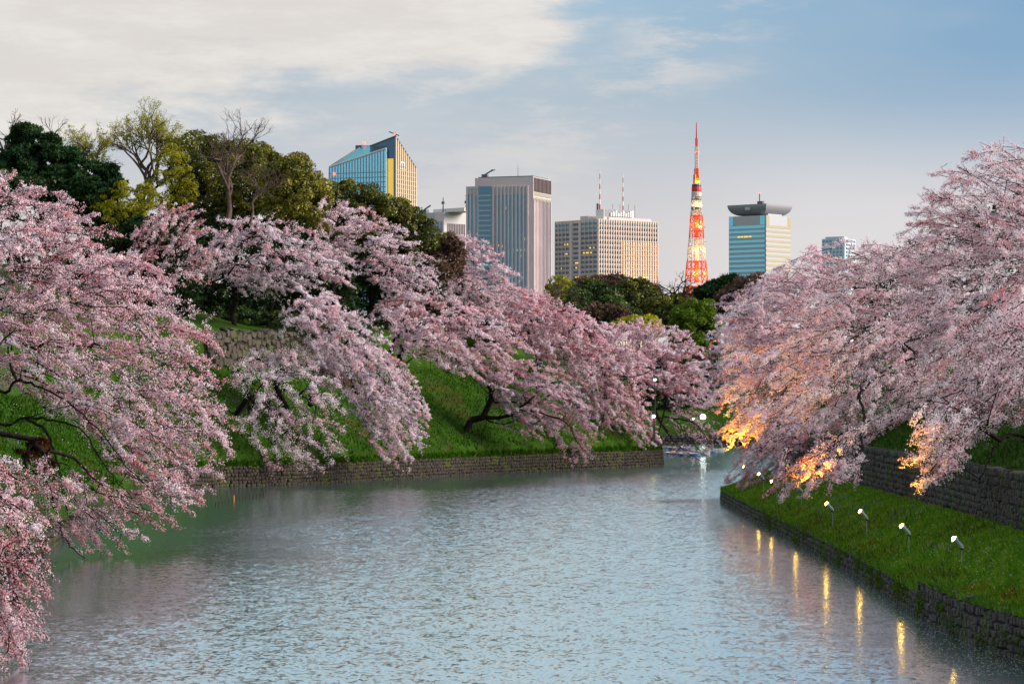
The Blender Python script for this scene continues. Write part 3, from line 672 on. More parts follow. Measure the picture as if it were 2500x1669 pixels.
for px, top, dx in ((1446.4, 409, -8), (1523.7, 418, -4)):
    yy = (px - 1460) * b.m; zb = z2; c0 = Vector((dx, 0, 0))
    # position along the roof so the mast stands on the penthouse
    ly = max(9, (yy - dx * math.cos(b.th)) / math.sin(b.th)); e = empty('antenna', (dx, ly, zb)); e.parent = b.e
    H = b.z(top) - zb
    for q_ in range(8): MB().tube((0, 0, H * q_ / 8), (0, 0, H * (q_ + 1) / 8), .55 - .04 * q_, .51 - .04 * q_).build('antenna_segment', M_red if q_ % 2 == 0 else M_white, e)
MB().box(-13, -11, 10, 11, z2, z2 + 5).build('roof_crane', M_steel, b.e)
for ly in (20, 28, 37, 44): MB().tube((-5, ly, zt), (-5, ly, z2 + 5), .15).build('whip_aerial', M_steel, b.e)
# --- tower with the bowl shaped roof
b = Bld('office_tower', 'blue and silver banded tower topped by a dark upturned bowl roof', 1870, 2600, 85, 69, 40)
zt = b.z(525); M_silver = mat('silver_panel', (.40, .42, .47), .45, .2)
b.box('wall', -b.L, 0, 0, b.R, 0, zt, M_silver)
b.face('corner_glass', 'L', b.u(1868.6), b.u(1857), b.z(548), zt - .3, .02, .3, M_glass_skytint); b.face('corner_glass', 'L', b.u(1795), b.u(1785.5), b.z(548), zt - .3, .02, .3, M_glass_skytint)
b.face('corner_glass', 'R', b.v(1870.8), b.v(1879), b.z(548), zt - .3, .02, .3, M_glass_sunset); b.face('corner_glass', 'R', b.v(1930.5), b.v(1938.5), b.z(548), zt - .3, .02, .3, M_glass_sunset)
for k in range(13):
    y = 549 + 11.9 * k
    b.face('window_band', 'L', b.u(1868.6), b.u(1785.5), b.z(y + 6.0 - (0 if k else -1)), b.z(y), .02, .3, M_glass_skytint)
    b.face('window_band', 'R', b.v(1870.8), b.v(1938.5), b.z(y + 5.6 - (0 if k else -1)), b.z(y), .02, .3, M_glass_sunset)
for x in (1806, 1813, 1820, 1825, 1832): b.face('lit_window', 'L', b.u(x + 5), b.u(x), b.z(577.5), b.z(574.5), .3, .4, M_lit)
b.face('corner_mullion', 'L', -.05, .9, 0, zt, 0, .5, M_steel)
M_bowl = mat('grey_bowl_roof', (.30, .31, .36), .5, .3)
nk = MB().box(-b.u(1814), -b.u(1862), b.R * .22, b.R * .78, zt, zt + 6).build('roof_neck', M_silver, b.e)
zr0, zr1 = zt + .8, b.z(497); cxl, cyl = -b.L / 2, b.R / 2; prof = []; bw = MB(); nr = 10; ring = []
for j in range(nr + 1):
    t_ = j / nr * math.pi / 2; hx = b.L * (.30 + .225 * math.sin(t_)); hy = b.R * (.30 + .225 * math.sin(t_)); zz = zr0 + (zr1 - zr0) * (1 - math.cos(t_)); ring.append([(cxl + sx * hx, cyl + sy * hy, zz) for sx, sy in ((-1, -1), (1, -1), (1, 1), (-1, 1))])
V = [v for r_ in ring for v in r_]; Fq = [(4 * j + k, 4 * j + (k + 1) % 4, 4 * j + 4 + (k + 1) % 4, 4 * j + 4 + k) for j in range(nr) for k in range(4)] + [(3, 2, 1, 0), tuple(4 * nr + k for k in range(4))]
bw.poly(V, Fq).build('bowl_roof', M_bowl, b.e)
b.face('skylight_notch', 'L', b.u(1835), b.u(1823), b.z(511), b.z(503), -3.0, b.R * .02, M_silver)
c = MB().box(cxl - 1, cxl + 5, cyl - 3, cyl, zr1, zr1 + 4); c.tube((cxl + 1, cyl - 2, zr1 + 4), (cxl + 1, cyl - 2, zr1 + 11), .5); c.build('roof_hut', M_steel, b.e); MB().ball((cxl + 1, cyl - 2, zr1 + 11.6), .7).build('beacon', M_obst, b.e)
# --- white gridded block at the right
M_pale = mat('pale_blue_cladding', (.50, .62, .70), .6)
b = Bld('apartment_block', 'pale blue white block with small square blue windows behind the right cherries', 2062, 2500, 52, 34, 30)
zt = b.z(582); b.box('wall', -b.L, 0, 0, b.R, 0, zt, M_pale); w_ = 7.6
for k in range(9):
    for j in range(6): b.face('window', 'L', b.u(2056 - w_ * j * 1.05), b.u(2051 - w_ * j * 1.05), b.z(590.5 + 8.9 * k), b.z(585.5 + 8.9 * k), .02, .12, M_glass)
    for j in range(4): b.face('window', 'R', b.v(2066 + w_ * j), b.v(2071 + w_ * j), b.z(590.5 + 8.9 * k), b.z(585.5 + 8.9 * k), .02, .12, M_glass)
MB().box(-b.L + 2, -2, 3, 12, zt, zt + 2).build('roof_deck', M_grey, b.e)
# --- glass tower with slanted roofs
b = Bld('glass_tower', 'blue glass tower with slanted roofs and a peaked wing behind the hill', 943, 2400, 143, 30, 22)
zA, zB, zC, zD = b.z(404), b.z(363), b.z(347), b.z(356)
Lw, Rw = b.L, 34.0; ins = 17
V = [(-Lw, 0, 0), (0, 0, 0), (0, Rw, 0), (-Lw, Rw, 0), (-Lw, 0, zA), (0, 0, zB), (0, Rw, zD + 1), (-Lw + ins, Rw, zC + 1), (-Lw, Rw, zA)]
Mg1 = mat('sky_tint_curtain_glass', (.22, .62, .86), .1, .85); Mroof = mat('turquoise_roof_glass', (.10, .40, .50), .3, .45); Mfin = mat('pale_fin', (.50, .60, .68), .5)  # curtain glass has the reflected blue of the sky in its colour
MB().poly(V, [(0, 1, 5, 4), (1, 2, 6, 5), (2, 3, 8, 7, 6), (3, 0, 4, 8), (4, 8, 7)]).build('curtain_wall', Mg1, b.e)
MB().poly([V[4], V[5], V[6], V[7]], [(0, 1, 2, 3)]).build('glass_roof', Mroof, b.e)
c = MB(); c.tube(V[4], V[5], 1.0); c.build('roof_edge', Mfin, b.e); MB().tube(V[4], V[7], .9).build('roof_edge', M_steel, b.e); MB().tube(V[7], V[6], .5).build('roof_edge', Mfin, b.e)
for k in range(21):
    s_ = Lw * k / 20; zf_ = zB + (zA - zB) * k / 20 - .8; b.face('fin', 'L', s_ - .2, s_ + .2, 0, zf_, .02, .9, Mfin)
for k in range(11): b.face('floor_line', 'L', .2, Lw - .2, b.z(420 + 12 * k) - .35, b.z(420 + 12 * k) + .35, .02, .25, M_glass_teal)
c = MB().box(-Lw + ins - 6, -Lw + ins, Rw - 4, Rw, zC - 4, zC + 1); c.build('roof_crane', M_steel, b.e); MB().ball((-Lw + ins + .5, Rw - .5, zC + 3), 1.3).build('beacon', M_obst, b.e)
MB().box(-14, -.5, 3, 7, zB - .5, zB + 2.5).build('roof_gear', M_steel, b.e); MB().tube((-18, 5, zB + 3.5), (-2, 5, zB + 1.5), .6).build('roof_crane', M_steel, b.e)
MB().ball((-b.u(814), -1.2, b.z(421)), 1.3).build('beacon', M_obst, b.e)
# peaked right wing: corner at column 959
ox = (959 - 943) * b.m * math.cos(b.th) + 2.0; oy = 6.0; oy = (959 - 943) * b.m * math.sin(b.th) + 1.0; l_ = 24.0; r_ = (1004 - 959) * b.m / math.sin(b.th)
zp, ze, zl_ = b.z(333), b.z(400), b.z(355)
V = [(ox - l_, oy, 0), (ox, oy, 0), (ox, oy + r_, 0), (ox - l_, oy + r_, 0), (ox - l_, oy, zl_), (ox, oy, zp), (ox, oy + r_, ze), (ox - l_, oy + r_, ze - 12)]
Mw = mat('sunset_tint_curtain_glass', (.80, .64, .42), .2, .55); Mfin2 = mat('sunset_tint_fin', (.72, .60, .44), .5); Mdk = mat('dark_blue_glass', (.06, .13, .22), .1, .7)  # right wing glass and fins coloured with the golden evening light
MB().poly(V, [(0, 1, 5, 4), (2, 3, 7, 6), (3, 0, 4, 7), (4, 5, 6, 7)]).build('dark_wall', Mdk, b.e); MB().poly([V[1], V[2], V[6], V[5]], [(0, 1, 2, 3)]).build('wing_wall', Mw, b.e)
for k in range(11):
    y_ = oy + r_ * k / 10; zz = zp + (ze - zp) * k / 10 - .6; MB().box(ox + .02, ox + 1.0, y_ - .5, y_ + .5, 0, zz).build('fin', Mfin2, b.e)
for k in range(8): MB().box(ox + .02, ox + .5, oy + .6, oy + r_ - .6, b.z(415 + 11 * k) - .3, b.z(415 + 11 * k) + .3).build('floor_line', M_grey, b.e)
MB().tube(V[5], V[6], .8).build('roof_edge', M_steel, b.e); MB().tube(V[4], V[5], .8).build('roof_edge', M_steel, b.e)
MB().tube((ox - .4, oy + .8, zp), (ox - .4, oy + .8, zp + 3.5), .7).build('roof_crane', M_steel, b.e); MB().tube((ox - 6, oy, zp + 4.2), (ox + 3, oy + 1, zp + .6), .5).build('roof_crane', M_steel, b.e); MB().ball((ox - .6, oy, zp + 2), 1.0).build('beacon', M_obst, b.e)
MB().box(ox - 7.0, ox - 1.6, oy - 1.0, oy - .05, 0, b.z(387)).build('sun_reflection_strip', mat('painted_sun_reflection', (.85, .58, .12), .25, .5, emit=(1, .6, .12), es=.25), b.e)  # reflected sun painted as a gold strip with a faint glow
sg = MB()
for y_, z0, z1, w_ in ((8, 0, 4.0, .8), (12, 0, 4.0, .8), (16, 0, 4.0, .8)): sg.box(ox + 1.05, ox + 1.3, oy + y_, oy + y_ + w_ * 1.6, b.z(404) + z0, b.z(404) + z1)
sg.box(ox + 1.05, ox + 1.28, oy + 8.2, oy + 17.2, b.z(404) + 3.2, b.z(404) + 3.9)
for k in range(4): sg.box(ox + 1.05, ox + 1.3, oy + 7 + 3.2 * k, oy + 8.6 + 3.2 * k, b.z(411), b.z(409.5))
sg.build('sign', mat('white_sign', (.8, .8, .8), .5, emit=(1, 1, 1), es=.05), b.e)

# ------------------------------------------------------------------ red and white lattice tower
TY = 3400.0; tm = TY / F; tower = empty('broadcast_tower', ((1700.4 - CX) * tm, TY, -2), math.radians(14), 'red and white lattice broadcast tower glowing orange, with a needle mast', 'tower')
def tz(py): return CZ + (HY - py) * tm + 2
def hw(py): return float(np.interp(py, [300, 411, 448, 480, 515, 526, 582, 640, 675, 700, 960], [1, 4.2, 7, 10, 11, 12, 15, 19.5, 22.3, 25, 62])) * tm * .93
M_tred = mat('tower_red', (.75, .075, .015), .5); M_twht_warm = mat('tower_white_glow_tint', (.66, .56, .47), .5); M_tdk = mat('tower_blue_deck', (.03, .09, .17), .4); M_lamp = mat('tower_lamp', (1, .8, .4), .5, emit=(1, .62, .18), es=1.0)  # white paint holds the warm tint of the floodlighting in its colour
def lattice(name, y0, y1, n, m, r0=.75, r1=.36, hf=None):
    hf = hf or hw; c = MB(); ys_ = np.linspace(y0, y1, n + 1)
    for a, b_ in zip(ys_[:-1], ys_[1:]):
        A = [(sx * hf(a), sy * hf(a), tz(a)) for sx, sy in ((-1, -1), (1, -1), (1, 1), (-1, 1))]; B = [(sx * hf(b_), sy * hf(b_), tz(b_)) for sx, sy in ((-1, -1), (1, -1), (1, 1), (-1, 1))]
        for k in range(4):
            j = (k + 1) % 4; c.tube(A[k], B[k], r0, n=5); c.tube(A[k], A[j], r1 * 1.2, n=4)
            mt = [(A[k][i] + A[j][i]) / 2 for i in range(3)]; c.tube(mt, B[k], r1, n=4); c.tube(mt, B[j], r1, n=4)
    return c.build(name, m, tower)
lattice('lattice_section', 515, 526, 1, M_twht_warm); lattice('lattice_section', 526, 582, 3, M_tred); lattice('lattice_section', 582, 638, 3, M_twht_warm); lattice('lattice_section', 638, 690, 3, M_tred, .9, .5)
lattice('lattice_section', 480, 513, 2, M_twht_warm, .5, .3); lattice('lattice_section', 700, 960, 4, M_tred, 1.5, .8)
for a, b_, m in ((690, 638, M_tred), (637.5, 582, M_twht_warm), (581.5, 526, M_tred), (525.5, 482, M_twht_warm)):
    MB().box(-2.2, 2.2, -2.2, 2.2, tz(a), tz(b_)).build('lift_shaft', m, tower)
MB().lathe([(25 * tm, tz(712)), (25 * tm, tz(697)), (23 * tm, tz(696))], 4, rot=math.pi / 4).build('main_deck', M_twht_warm, tower); MB().lathe([(25.6 * tm, tz(707)), (25.6 * tm, tz(701))], 4, rot=math.pi / 4).build('deck_glazing', M_glass_teal, tower)
for name, y0, y1, h0, m in (('ring_platform', 513, 511.6, 13, M_twht_warm), ('ring_rail', 511.4, 507.5, 12.4, M_tdk), ('ring_platform', 507, 504.5, 13.4, M_twht_warm), ('dish_ring', 488.5, 485, 11.8, M_tdk), ('observatory_base', 479.5, 468.6, 12.6, M_twht_warm), ('observatory', 468.2, 456.3, 12.2, M_red), ('observatory_roof', 456, 450, 11.6, M_tdk)):
    MB().lathe([(h0 * tm * .97, tz(y0)), (h0 * tm, tz((y0 + y1) / 2)), (h0 * tm * .97, tz(y1))], 14).build(name, m, tower)
for k in range(3): MB().lathe([(12.75 * tm, tz(477 - 3.2 * k)), (12.75 * tm, tz(476.3 - 3.2 * k))], 14).build('window_line', M_grey, tower)
lattice('mast_section', 448, 426, 2, mat('tower_orange', (.72, .25, .05), .5), .8, .5, lambda p: 5.2 * tm); lattice('mast_section', 425.5, 411, 3, M_tred, .45, .35, lambda p: 3.8 * tm); lattice('mast_section', 410.5, 357.5, 8, M_twht_warm, .42, .26, lambda p: 2.7 * tm)
MB().box(-2.6 * tm, 2.6 * tm, -2.6 * tm, 2.6 * tm, tz(357), tz(338)).build('mast_drum', M_red, tower); MB().box(-3.4 * tm, 3.4 * tm, -3.4 * tm, 3.4 * tm, tz(448), tz(427)).build('mast_core', bpy.data.materials['tower_orange'], tower)
MB().tube((0, 0, tz(448)), (0, 0, tz(338)), .7, n=6).build('mast_pole', M_red, tower); MB().tube((0, 0, tz(338)), (0, 0, tz(299.5)), .85, .45, n=6).build('needle', M_red, tower)
def lamp_ball(px_off, py, r_=.9, side=-1):
    h = hw(py); MB().ball((px_off * tm, side * h * .9, tz(py)), r_, 6, 4).build('floodlamp', M_lamp, tower)
for dx, py in ((-7, 468.4), (-1, 468.2), (5.5, 468.4), (-6, 479.8), (-1, 479.8), (6, 479.8), (-7, 498), (4, 497), (7, 499), (7, 541), (-10, 571), (8, 572), (6, 603), (11, 606), (15, 607), (-11, 606), (-7, 608), (-5, 649), (-12, 646), (9, 647), (-4, 669), (11, 664), (9, 682), (15, 681), (-12, 672)):
    lamp_ball(dx, py, 0.6 if 600 < py < 610 else .42)
for px, py in ((-4.2, 373), (4.6, 373), (-1, 449)): MB().ball((px * tm, -3, tz(py)), .8, 6, 4).build('beacon', M_obst, tower)
for sx, py in ((-1, 556), (1, 556), (-1, 592), (1, 592), (-1, 611), (1, 611), (-1, 630)):
    MB().lathe([(.3, 0), (1.6, .6), (1.8, 1.0)], 8).build('dish', M_grey, tower).location = (sx * (hw(py) + 2), -hw(py), tz(py))
MB().ball((5 * tm, -hw(556) - 1, tz(556)), 2.2, 8, 5).build('dish', M_white, tower)
for py, pw in ((455 + 37, 4e3), (540, 9e3), (605, 6e3), (660, 1.5e4), (436, 3e3)):
    ld = bpy.data.lights.new('tower_light', 'POINT'); ld.energy = pw; ld.color = (1, .45, .12); ld.shadow_soft_size = 1.5
    for sgn in (-1, 1):
        lo = bpy.data.objects.new('tower_light', ld); COL.objects.link(lo); lo.parent = tower; lo.location = (sgn * hw(py) * .55, -hw(py) * 1.15, tz(py) - 4)
# ------------------------------------------------------------------ cherries
def p3(px, py, Y): return tuple(P(px, py, Y))
LB = (.50, -.12, -.30)      # boughs on the hill side reach out over the water and hang
RB = (-.50, -.12, -.30)
cherry('huge pink cherry filling the left edge, black limbs hanging down to the water', (-47, 214, 10.5),
       [(-60, 420), (60, 425), (150, 470), (235, 520), (320, 610), (400, 660), (470, 740), (520, 800), (560, 880), (545, 960), (575, 1020), (600, 1105), (545, 1190), (470, 1255), (380, 1230), (300, 1130), (180, 1010), (60, 960), (-60, 960)],
       212, 13, (-43, 212, 15), LB, 330, 5.2, 17, 42, .082, -.03, 11, tilt=-.012,
       limbs=[[(-43, 212, 15), p3(0, 955, 207), p3(40, 930, 206), p3(100, 945, 205), p3(170, 985, 203), p3(250, 1060, 201), p3(320, 1150, 200), p3(400, 1215, 199)],
              [(-43, 212, 13), p3(-10, 1030, 205), p3(60, 1020, 204), p3(130, 1025, 203), p3(200, 1050, 202), p3(245, 1120, 201), p3(300, 1190, 200), p3(350, 1240, 199)],
              [p3(60, 1020, 204), p3(110, 1050, 203), p3(135, 1110, 202), p3(150, 1160, 201), p3(180, 1215, 200), p3(210, 1260, 199)],
              [p3(40, 930, 206), p3(20, 860, 208), p3(30, 780, 210)]])
cherry('drooping lower boughs of a cherry dipping thin blossom into the dark water', (-44, 196, 8),
       [(60, 1190), (180, 1190), (300, 1220), (420, 1240), (440, 1290), (370, 1310), (290, 1370), (215, 1365), (150, 1300)],
       191, 4, (-33, 193, 8), (.55, -.1, -.30), 46, 3.4, 13, 34, .068, -.06, 12, rmax=.2,
       limbs=[[(-33, 193, 8), p3(60, 1130, 193), p3(110, 1170, 192), p3(135, 1240, 191), p3(150, 1300, 190.5), p3(190, 1350, 190), p3(240, 1375, 190)]])
cherry('nearest pink cherry with big single blossoms low in the left corner', (-25, 118, 7),
       [(-80, 1130), (40, 1120), (95, 1180), (120, 1290), (150, 1290), (110, 1370), (150, 1440), (95, 1480), (140, 1560), (90, 1590), (60, 1700), (-80, 1700)],
       114, 4.5, (-23, 116, 7.5), (.5, -.1, -.35), 100, 2.8, 15, 46, .050, -.10, 13, rmax=.2, thin=.07)
cherry('deep pink cherry with a gappy crown below the tall bare tree', (-46, 350, 18.5),
       [(330, 560), (370, 500), (440, 490), (510, 500), (525, 560), (560, 640), (520, 700), (450, 680), (380, 660), (330, 620)],
       347, 6, (-44, 349, 25), (.35, -.2, -.05), 54, 4.5, 15, 34, .105, -.08, 14)
cherry('broad pale cherry in tiers along the hilltop under the evergreens', (-36, 362, 19.5),
       [(520, 560), (600, 520), (700, 545), (790, 570), (850, 620), (880, 690), (830, 740), (740, 720), (650, 740), (560, 700), (500, 640)],
       358, 7, (-36, 361, 25), LB, 118, 5, 15, 36, .105, .14, 15)
cherry('pale cherry spreading beneath the dark evergreen left of the grey tower', (-24, 378, 20),
       [(760, 500), (850, 490), (930, 530), (1010, 550), (1050, 620), (1090, 680), (1060, 740), (960, 720), (900, 680), (800, 600), (770, 560)],
       372, 7, (-24, 377, 27), LB, 104, 5, 15, 36, .105, .10, 16)
cherry('white pink cherry cascading down the slope from the rubble wall to the water', (-25.5, 352, 9.5),
       [(720, 740), (800, 720), (880, 770), (960, 850), (1020, 940), (1050, 1020), (1040, 1090), (1000, 1165), (930, 1120), (880, 1010), (800, 900), (740, 830)],
       340, 6, (-24, 347, 17), (.40, -.25, -.42), 185, 5, 16, 38, .098, .12, 17,
       limbs=[[(-25.5, 352, 9.5), p3(790, 900, 348), p3(860, 840, 346), p3(900, 790, 345)]])
cherry('sparse white cherry with dark boughs showing in front of the rubble wall', (-35, 341, 7),
       [(560, 900), (640, 860), (760, 880), (850, 960), (840, 1060), (860, 1110), (760, 1170), (640, 1180), (600, 1090), (570, 990)],
       331, 5, (-32, 338, 11), (.25, -.25, -.32), 78, 4.2, 12, 26, .088, .16, 18, thin=.16, spread=1.25,
       limbs=[[(-32, 338, 11), p3(640, 990, 335), p3(700, 950, 334), p3(770, 990, 333)], [(-32, 338, 11), p3(610, 1050, 334), p3(620, 1120, 333)]])
cherry('small sparse cherry leaning over the brown moat wall', (-28, 347, 7.5),
       [(600, 870), (720, 850), (800, 860), (860, 930), (820, 960), (740, 920), (640, 930), (590, 920)],
       341, 4, (-29, 345, 13), (.3, -.2, -.2), 48, 4, 12, 26, .088, .12, 19, thin=.16, spread=1.2)
cherry('lavender pink cherry in front of the grey tower', (-8, 404, 19),
       [(1060, 580), (1130, 575), (1220, 600), (1260, 660), (1310, 720), (1330, 780), (1240, 800), (1140, 760), (1080, 700), (1040, 640)],
       398, 7, (-8, 403, 25), LB, 120, 5, 15, 36, .115, .06, 20)
cherry('pink cherry on the shoulder of the hill between wall and grass', (-17, 381, 15),
       [(960, 720), (1060, 690), (1160, 740), (1260, 790), (1330, 860), (1290, 900), (1240, 950), (1160, 930), (1080, 880), (1000, 850), (950, 780)],
       377, 7, (-16, 380, 20), LB, 125, 5, 16, 38, .110, -.02, 21)
cherry('rosy cherry standing highest behind the grass slope', (4, 408, 15),
       [(1240, 700), (1320, 710), (1420, 760), (1480, 800), (1500, 880), (1440, 950), (1350, 900), (1260, 840), (1220, 770)],
       403, 7, (3, 408, 21), LB, 150, 5, 16, 38, .115, -.09, 22)
cherry('cherry on a crooked black trunk lying low over the green slope', (-10.5, 381, 7.8),
       [(1200, 900), (1300, 880), (1400, 920), (1460, 1000), (1470, 1060), (1400, 1030), (1340, 1080), (1280, 1060), (1230, 1000)],
       380, 5, (-3, 379, 10.5), (.45, -.2, -.32), 110, 4.4, 15, 34, .105, -.02, 23, rmax=.45,
       trunk=[p3(1136, 1052, 380), p3(1150, 1025, 380), p3(1180, 1018, 379.6), p3(1215, 1020, 379), p3(1250, 1012, 378.5), p3(1290, 1000, 378)],
       limbs=[[p3(1290, 1000, 378), p3(1380, 1030, 377), p3(1410, 1080, 376), p3(1440, 1110, 376)], [p3(1250, 1012, 378.5), p3(1310, 960, 379), p3(1320, 930, 380)]])
cherry('wide cherry at the tip of the far bank with boughs over the wall', (14, 418, 7.5),
       [(1400, 850), (1500, 810), (1580, 850), (1620, 930), (1590, 1000), (1620, 1080), (1560, 1110), (1490, 1060), (1420, 1000), (1380, 930)],
       414, 6, (14, 417, 14), (.40, -.2, -.28), 150, 5, 15, 36, .115, -.03, 24,
       limbs=[[(14, 417, 14), p3(1540, 920, 413), p3(1600, 900, 412), p3(1640, 880, 412)]])
cherry('cherry stretching black drooping branches from the point out towards the boats', (20, 425, 5.5),
       [(1480, 790), (1560, 765), (1660, 800), (1730, 860), (1750, 960), (1710, 1000), (1640, 960), (1560, 920), (1500, 870)],
       422, 6, (19.5, 424, 11), (.40, -.15, -.2), 140, 5, 15, 36, .115, -.01, 25,
       limbs=[[(19.5, 424, 11), p3(1590, 1015, 418), p3(1640, 1020, 417), p3(1670, 1050, 416), p3(1700, 1090, 416), p3(1730, 1115, 415)],
              [(19.5, 424, 11), p3(1620, 1045, 417), p3(1655, 1085, 416), p3(1690, 1110, 415), p3(1720, 1130, 415)],
              [p3(1640, 1020, 417), p3(1690, 1030, 416), p3(1720, 1060, 416), p3(1740, 1100, 416)]])
cherry('thin lacy cherry twigs hanging just above the boats', (24, 428, 5),
       [(1660, 1000), (1740, 990), (1780, 1060), (1760, 1130), (1720, 1140), (1640, 1120), (1680, 1060)],
       419, 4, (20.5, 424, 10), (.45, -.1, -.3), 40, 4.4, 13, 14, .10, -.08, 26, rmax=.16)
cherry('cherry with thin pink boughs over the top of the open grass slope', (-15, 372, 12.5),
       [(950, 730), (1060, 780), (1150, 850), (1190, 930), (1130, 920), (1060, 890), (1000, 900), (950, 830)],
       368, 4, (-14.5, 371, 17), (.35, -.25, -.32), 58, 4.2, 13, 28, .10, .04, 27, thin=.14)
cherry('small reddish cherry trailing sparse twigs down over the moat wall', (6, 400, 6),
       [(1270, 1030), (1370, 1000), (1460, 1060), (1450, 1130), (1370, 1150), (1300, 1110)],
       396, 2.5, (6.5, 399, 8.5), (.35, -.3, -.35), 44, 3.8, 12, 24, .10, -.06, 28, rmax=.2, thin=.14)
# right bank
cherry('tall cherry on the right edge rising above all the others', (45, 214, 13),
       [(2560, 380), (2470, 390), (2430, 345), (2340, 380), (2270, 420), (2210, 520), (2200, 600), (2160, 700), (2190, 800), (2240, 900), (2300, 960), (2420, 1000), (2560, 1010)],
       212, 13, (44, 212, 20), (-.42, -.12, -.12), 280, 5, 16, 42, .078, .10, 31, tilt=.004)
cherry('dark lavender cherry bowing low over the retaining wall at the right edge', (41, 186, 12),
       [[(2560, 780), (2440, 760), (2330, 840), (2260, 930), (2230, 1040), (2360, 1090), (2460, 1040), (2560, 1000)],
        ([(2225, 1030), (2205, 1110), (2215, 1180), (2235, 1215), (2270, 1180), (2330, 1130), (2330, 1060)], 164, 2.0, 0)],
       176, 7, (36, 182, 14.5), (-.45, -.2, -.34), 150, 4.2, 15, 36, .068, .08, 32, rmax=.3,
       limbs=[[(36, 182, 14.5), p3(2560, 1060, 172), p3(2480, 1060, 170), p3(2440, 1075, 169), p3(2410, 1130, 168), p3(2390, 1180, 167)]])
cherry('broad cherry whose lower boughs glow orange above the floodlights', (43, 246, 12.5),
       [[(2250, 560), (2150, 600), (2060, 600), (2000, 680), (1960, 760), (1900, 850), (1880, 950), (1920, 1040), (1990, 1100), (2000, 1150), (2140, 1090), (2230, 1080), (2290, 960), (2300, 760)],
        ([(1855, 1218), (1890, 1172), (1950, 1140), (2020, 1130), (2080, 1150), (2060, 1190), (1990, 1200), (1930, 1228)], 200, 1.2, 0)],
       240, 12, (40, 243, 16), RB, 310, 5, 16, 42, .084, .10, 33, tilt=-.012)
cherry('pale cherry leaning left of the bowl-roofed tower with its skirt lit yellow', (38, 290, 11),
       [(2020, 600), (1930, 620), (1850, 690), (1780, 770), (1760, 880), (1740, 980), (1760, 1060), (1790, 1130), (1860, 1110), (1930, 1060), (1980, 950), (2010, 800)],
       284, 10, (35, 288, 15), RB, 250, 5, 16, 40, .096, .08, 34, tilt=-.012)
cherry('low cherry spray sweeping to the corner of the dark moat wall', (28, 282, 4),
       [(1940, 1040), (1860, 1080), (1800, 1120), (1760, 1180), (1800, 1215), (1870, 1180), (1950, 1130), (1990, 1080)],
       272, 4, (28.5, 276, 7.5), (-.5, -.1, -.3), 60, 4.4, 14, 34, .086, 0, 35, rmax=.2)
cherry('hazy white cherry farthest along the right bank', (46, 345, 12),
       [(1900, 640), (1820, 700), (1760, 720), (1730, 770), (1720, 860), (1700, 940), (1720, 1010), (1800, 960), (1900, 860)],
       338, 8, (41, 343, 17), RB, 130, 5, 15, 36, .11, .1, 36)
# ------------------------------------------------------------------ trees on the hill
leafy('pine_tree', 'dark blue green pine at the far left of the hilltop', 'pine tree', (-62, 378, 20), [(10, 400), (50, 300), (95, 320), (150, 345), (185, 370), (175, 430), (150, 470), (40, 490), (-40, 480), (-40, 360)], 372, 5, 110, 1.15, 230, .20, M_pine, 51, stretch=2.0, flat=.42, part='needles')
leafy('pine_tree', 'lower dark pine standing between the pink cherry and the yellow green tree', 'pine tree', (-52, 372, 20), [(140, 440), (190, 395), (270, 400), (300, 450), (270, 490), (200, 530), (130, 520)], 366, 4, 70, 1.0, 230, .20, M_pine, 52, stretch=2.0, flat=.42, part='needles')
leafy('pine_tree', 'small dark pine tucked behind the deep pink cherry', 'pine tree', (-50, 356, 19), [(300, 560), (340, 530), (380, 545), (360, 580), (310, 590)], 354, 2, 12, .9, 240, .18, M_pine, 53, stretch=2.0, flat=.5, part='needles')
bare('budding_tree', 'tall spreading tree with yellow green buds against the sky', 'tree', P(345, 520, 382), 15.6, (.03, 0), 13.5, 57, M_barkpale, 8, .40, .50, M_bud, 11, .085, up=.20, ratio=.80, first=.22, forks=(2, 3))
bare('budding_tree', 'smaller yellow green budding tree leaning at the left of the tall one', 'tree', P(262, 510, 385), 11.8, (-.25, 0), 10, 58, M_barkpale, 7, .42, .32, M_bud, 10, .10, up=.18, ratio=.8, first=.22)
bare('bare_tree', 'tall leafless tree with a straight trunk before the evergreens', 'tree', P(556, 545, 360), 15.2, (.0, 0), 9.5, 63, M_barkpale, 8, .42, .42, up=.20, ratio=.78, first=.22)
bare('bare_tree', 'leafless brown tree rising behind the dark pine at the left edge', 'tree', P(30, 440, 395), 10.6, (-.05, 0), 8, 66, M_barkpale, 7, .5, .42, up=.2, ratio=.76, first=.34)
bare('bare_tree', 'thin bare tree with twigs showing right of the dark pine', 'tree', P(90, 420, 398), 8, (.35, 0), 6, 67, M_barkpale, 6, .45, .2, up=.15, ratio=.78, first=.3)
bare('bare_tree', 'short tangled brown tree at the foot of the tall leafless one', 'tree', P(610, 545, 358), 9, (.1, 0), 7.5, 68, M_barkpale, 7, .6, .2, up=.12, ratio=.8, first=.2)
leafy('shrub', 'yellow green shrub below the tall budding tree', 'shrub', (-50, 366, 20), [(230, 500), (260, 460), (330, 440), (380, 470), (370, 510), (320, 550), (260, 540)], 364, 3, 50, .9, 170, .13, M_bud, 71, group=None)
leafy('shrub', 'tall yellow green bush between the budding tree and the olive evergreen', 'shrub', (-47, 374, 20.5), [(350, 500), (372, 410), (420, 345), (455, 390), (480, 480), (430, 540)], 372, 3, 44, .95, 150, .13, M_bud, 711, tone=-.22)
leafy('evergreen_tree', 'wide olive evergreen behind the tall leafless tree', 'tree', (-42, 385, 20.5), [(430, 500), (430, 350), (480, 328), (560, 350), (640, 355), (690, 390), (690, 500), (600, 540), (430, 540)], 382, 7, 190, 1.25, 280, .18, M_leaf_dark, 72, tone=.06)
